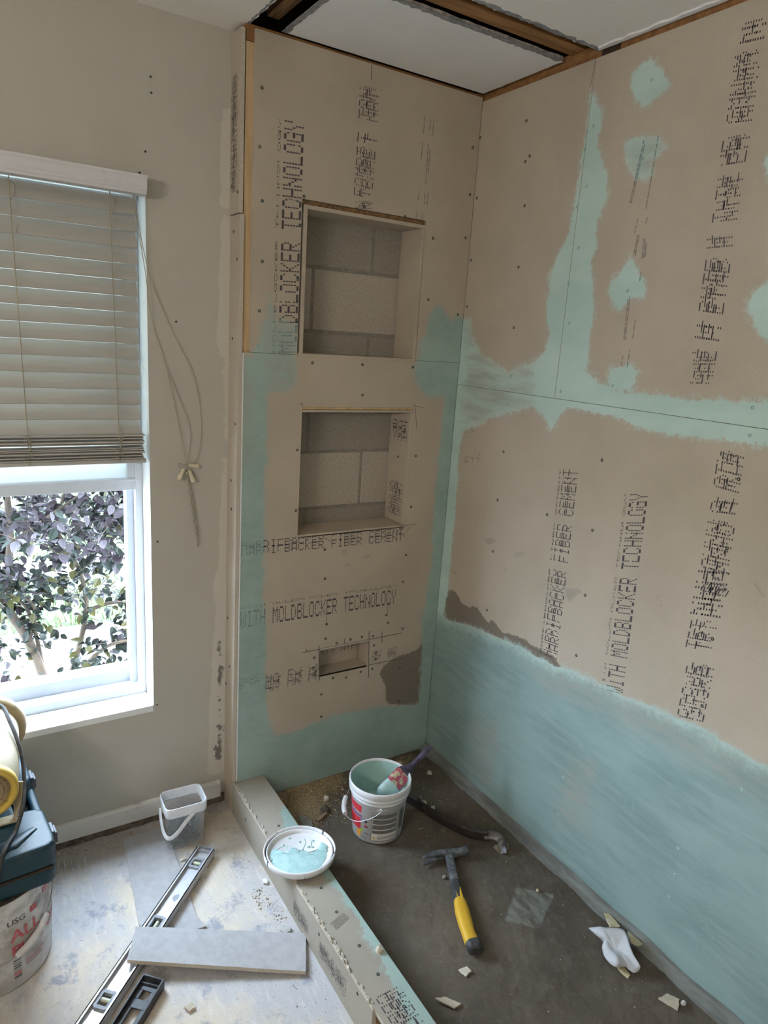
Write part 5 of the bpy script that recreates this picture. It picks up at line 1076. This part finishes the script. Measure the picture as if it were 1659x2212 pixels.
chunk('plaster_crumb', (-.20, -.335, .034), .011, .008, 'small flat crumb just below the largest cream crumb', 'crumb', pale, 12)
chunk('plaster_crumb', (-.165, -.060, .034), .016, .014, 'yellowish crumb against the back wall behind the bucket', 'crumb', foam, 7)
chunk('plaster_crumb', (-.090, -.160, .034), .012, .012, 'cream crumb by the brush handle near the right wall', 'crumb', pale, 8)
chunk('plaster_crumb', (-.291, -.252, .034), .012, .010, 'round cream crumb touching the right side of the white bucket', 'crumb', pale, 9)
chunk('plaster_crumb', (-.403, -.742, .033), .006, .004, 'tiny white crumb left of the hammer grip', 'crumb', pale, 10)
chunk('plaster_crumb', (-.135, -.800, .034), .006, .006, 'amber crumb on the pale trowel smear', 'crumb', foam, 11)
chunk('plaster_crumb', (-.36, -.62, .033), .009, .006, 'grey crumb left of the hammer shaft', 'crumb', simple('grey_crumb', (.30, .29, .27), (.24, .23, .21), 60, .9), 13)
slab('wood_splinter', [(-.625, -.038), (-.617, -.034), (-.655, -.098), (-.662, -.092)], .034, .006, 'thin grey splinter lying along the curb near the back wall', 'splinter', wchip)
slab('wood_splinter', [(-.603, -.206), (-.596, -.215), (-.548, -.193), (-.556, -.187)], .034, .007, 'brown wood splinter between the curb and the white bucket', 'splinter', wchip)
slab('metal_scrap', [(-.655, -.190), (-.640, -.150), (-.615, -.190), (-.622, -.228), (-.645, -.235)], .034, .003, 'flat grey scrap by the curb behind the lid', 'scrap', simple('grey_scrap', (.26, .25, .22), (.20, .19, .17), 30, .7), tilt=(.06, 0))
chunk('dirt_clump', (-.545, -.170, .033), .020, .012, 'dark dirt clump beside the brown splinter', 'dirt', simple('dark_dirt', (.07, .06, .05), (.11, .09, .07), 70, .95, bump=.8), 14)
chunk('dirt_clump', (-.105, -.600, .033), .030, .010, 'dark dirt clump under the hooked end of the pry bar', 'dirt', M['mortar'], 15)
slab('board_chip', [(-.850, -.340), (-.838, -.345), (-.840, -.362), (-.852, -.356)], .001, .006, 'white torn chip on the slab beside the curb', 'chip', simple('white_chip', (.70, .69, .67), (.60, .59, .57), 60, .8), tilt=(.2, 0))
slab('board_chip', [(-1.050, -.140), (-1.030, -.135), (-1.029, -.146), (-1.048, -.150)], .0006, .005, 'cream chip on the slab beside the upper end of the spirit level', 'chip', pale)
slab('board_chip', [(-1.178, -.642), (-1.158, -.640), (-1.153, -.656), (-1.172, -.660)], .0006, .007, 'grey chip on the slab at the bottom edge of the photo', 'chip', chip_m)
chunk('mortar_lump', (-.862, -.545, .0), .022, .008, 'pale grey mortar lump on the slab beside the curb', 'mortar', simple('pale_mortar', (.48, .47, .46), (.38, .37, .36), 40, .95, bump=.5), 16)
sd_ = MB(); rr = random.Random(17)
def crumbs(n, area, z, rmin, rmax, fall=1.0):
    for i in range(n):
        x = area[0]+(area[1]-area[0])*rr.random(); y = area[2]+(area[3]-area[2])*rr.random()**fall; r = rr.uniform(rmin, rmax)*rr.random()**.6; h = r*rr.uniform(.4, .9); a = rr.uniform(0, PI)
        p = [(x+r*math.cos(a+k*PI/2)*rr.uniform(.5, 1), y+r*math.sin(a+k*PI/2)*rr.uniform(.5, 1), z) for k in range(4)]
        sd_.add(p+[(x, y, z+h)], [(0, 1, 4), (1, 2, 4), (2, 3, 4), (3, 0, 4)], rr.choice((0, 0, 1, 2)))
crumbs(900, (-.70, -.40, -.01, -.26), .033, .0012, .0055, 1.5); crumbs(160, (-.32, -.05, -.04, -.50), .033, .001, .005); crumbs(170, (-.68, -.04, -.3, -1.3), .033, .0008, .0035)
tag(sd_.build('sawdust', [simple('sawdust_crumb', (.50, .38, .21), (.40, .30, .16), 60, .9), foam, simple('grey_grit', (.30, .27, .23), (.22, .20, .17), 60, .9)]), 'yellow sawdust and grit scattered over the dark shower floor', 'sawdust', kind='stuff')
sd_ = MB(); crumbs(90, (-.90, -.86, -.36, -.44), .0005, .0015, .006); crumbs(60, (-.88, -.84, -.43, -.52), .0005, .0015, .006); crumbs(260, (-1.45, -.84, .06, -.95), .0005, .0008, .0035); crumbs(180, (-.93, -.835, .02, -.9), .0005, .001, .0045)
for i in range(60):
    x = rr.uniform(-1.40, -1.15); crumbs(1, (x, x+.01, .075, .03), .0005, .002, .007)
tag(sd_.build('floor_grit', [simple('tan_grit', (.45, .38, .29), (.34, .29, .22), 60, .9), pale, simple('dark_grit', (.16, .14, .12), (.24, .21, .17), 60, .9)]), 'tan grit and chips scattered over the dusty slab', 'grit', kind='stuff')

# ---- fill lamp added to brighten the room, unseen on the side wall
lamp = thing('added_fill_lamp', 'added fill lamp with three frosted globes on the side wall behind the viewer', 'lamp', (-3.2, -2.2, 1.75))
em = NT('fill_lamp_glass'); em.b.inputs['Emission Color'].default_value = (1.0, .95, .88, 1); em.b.inputs['Emission Strength'].default_value = 62.0; em = em.done((.9, .88, .82), .4)
m = MB(); m.box(0, .03, -.38, .38, -.05, .05); m.build('back_plate', 'white_trim', lamp, bevel=.006)
for y in (-.27, 0, .27):
    m = MB(); m.loft([(.03, y, 0), (.12, y, .0), (.14, y, .02)], .012, n=10); m.build('arm', 'screw', lamp)
    m = MB(); m.lathe([(.001, -.085), (.05, -.07), (.082, -.02), (.085, .01), (.06, .065), (.03, .085), (.001, .088)], 28, lambda x, y_, z, y=y: (x+.16, y_+y, z+.09)); m.build('glass_globe', em, lamp)

for o in list(COL.objects):
    n = o.name.split('.')[0]
    if not o.parent and n in ('plaster_crumb', 'board_chip', 'foam_scrap', 'wood_splinter', 'dirt_clump'):
        o['group'] = {'plaster_crumb': 'plaster crumbs on the shower floor', 'board_chip': 'board chips left on the floor and curb', 'foam_scrap': 'foam scraps around the crumpled sheet', 'wood_splinter': 'wood splinters by the curb', 'dirt_clump': 'dirt clumps on the shower floor'}[n]
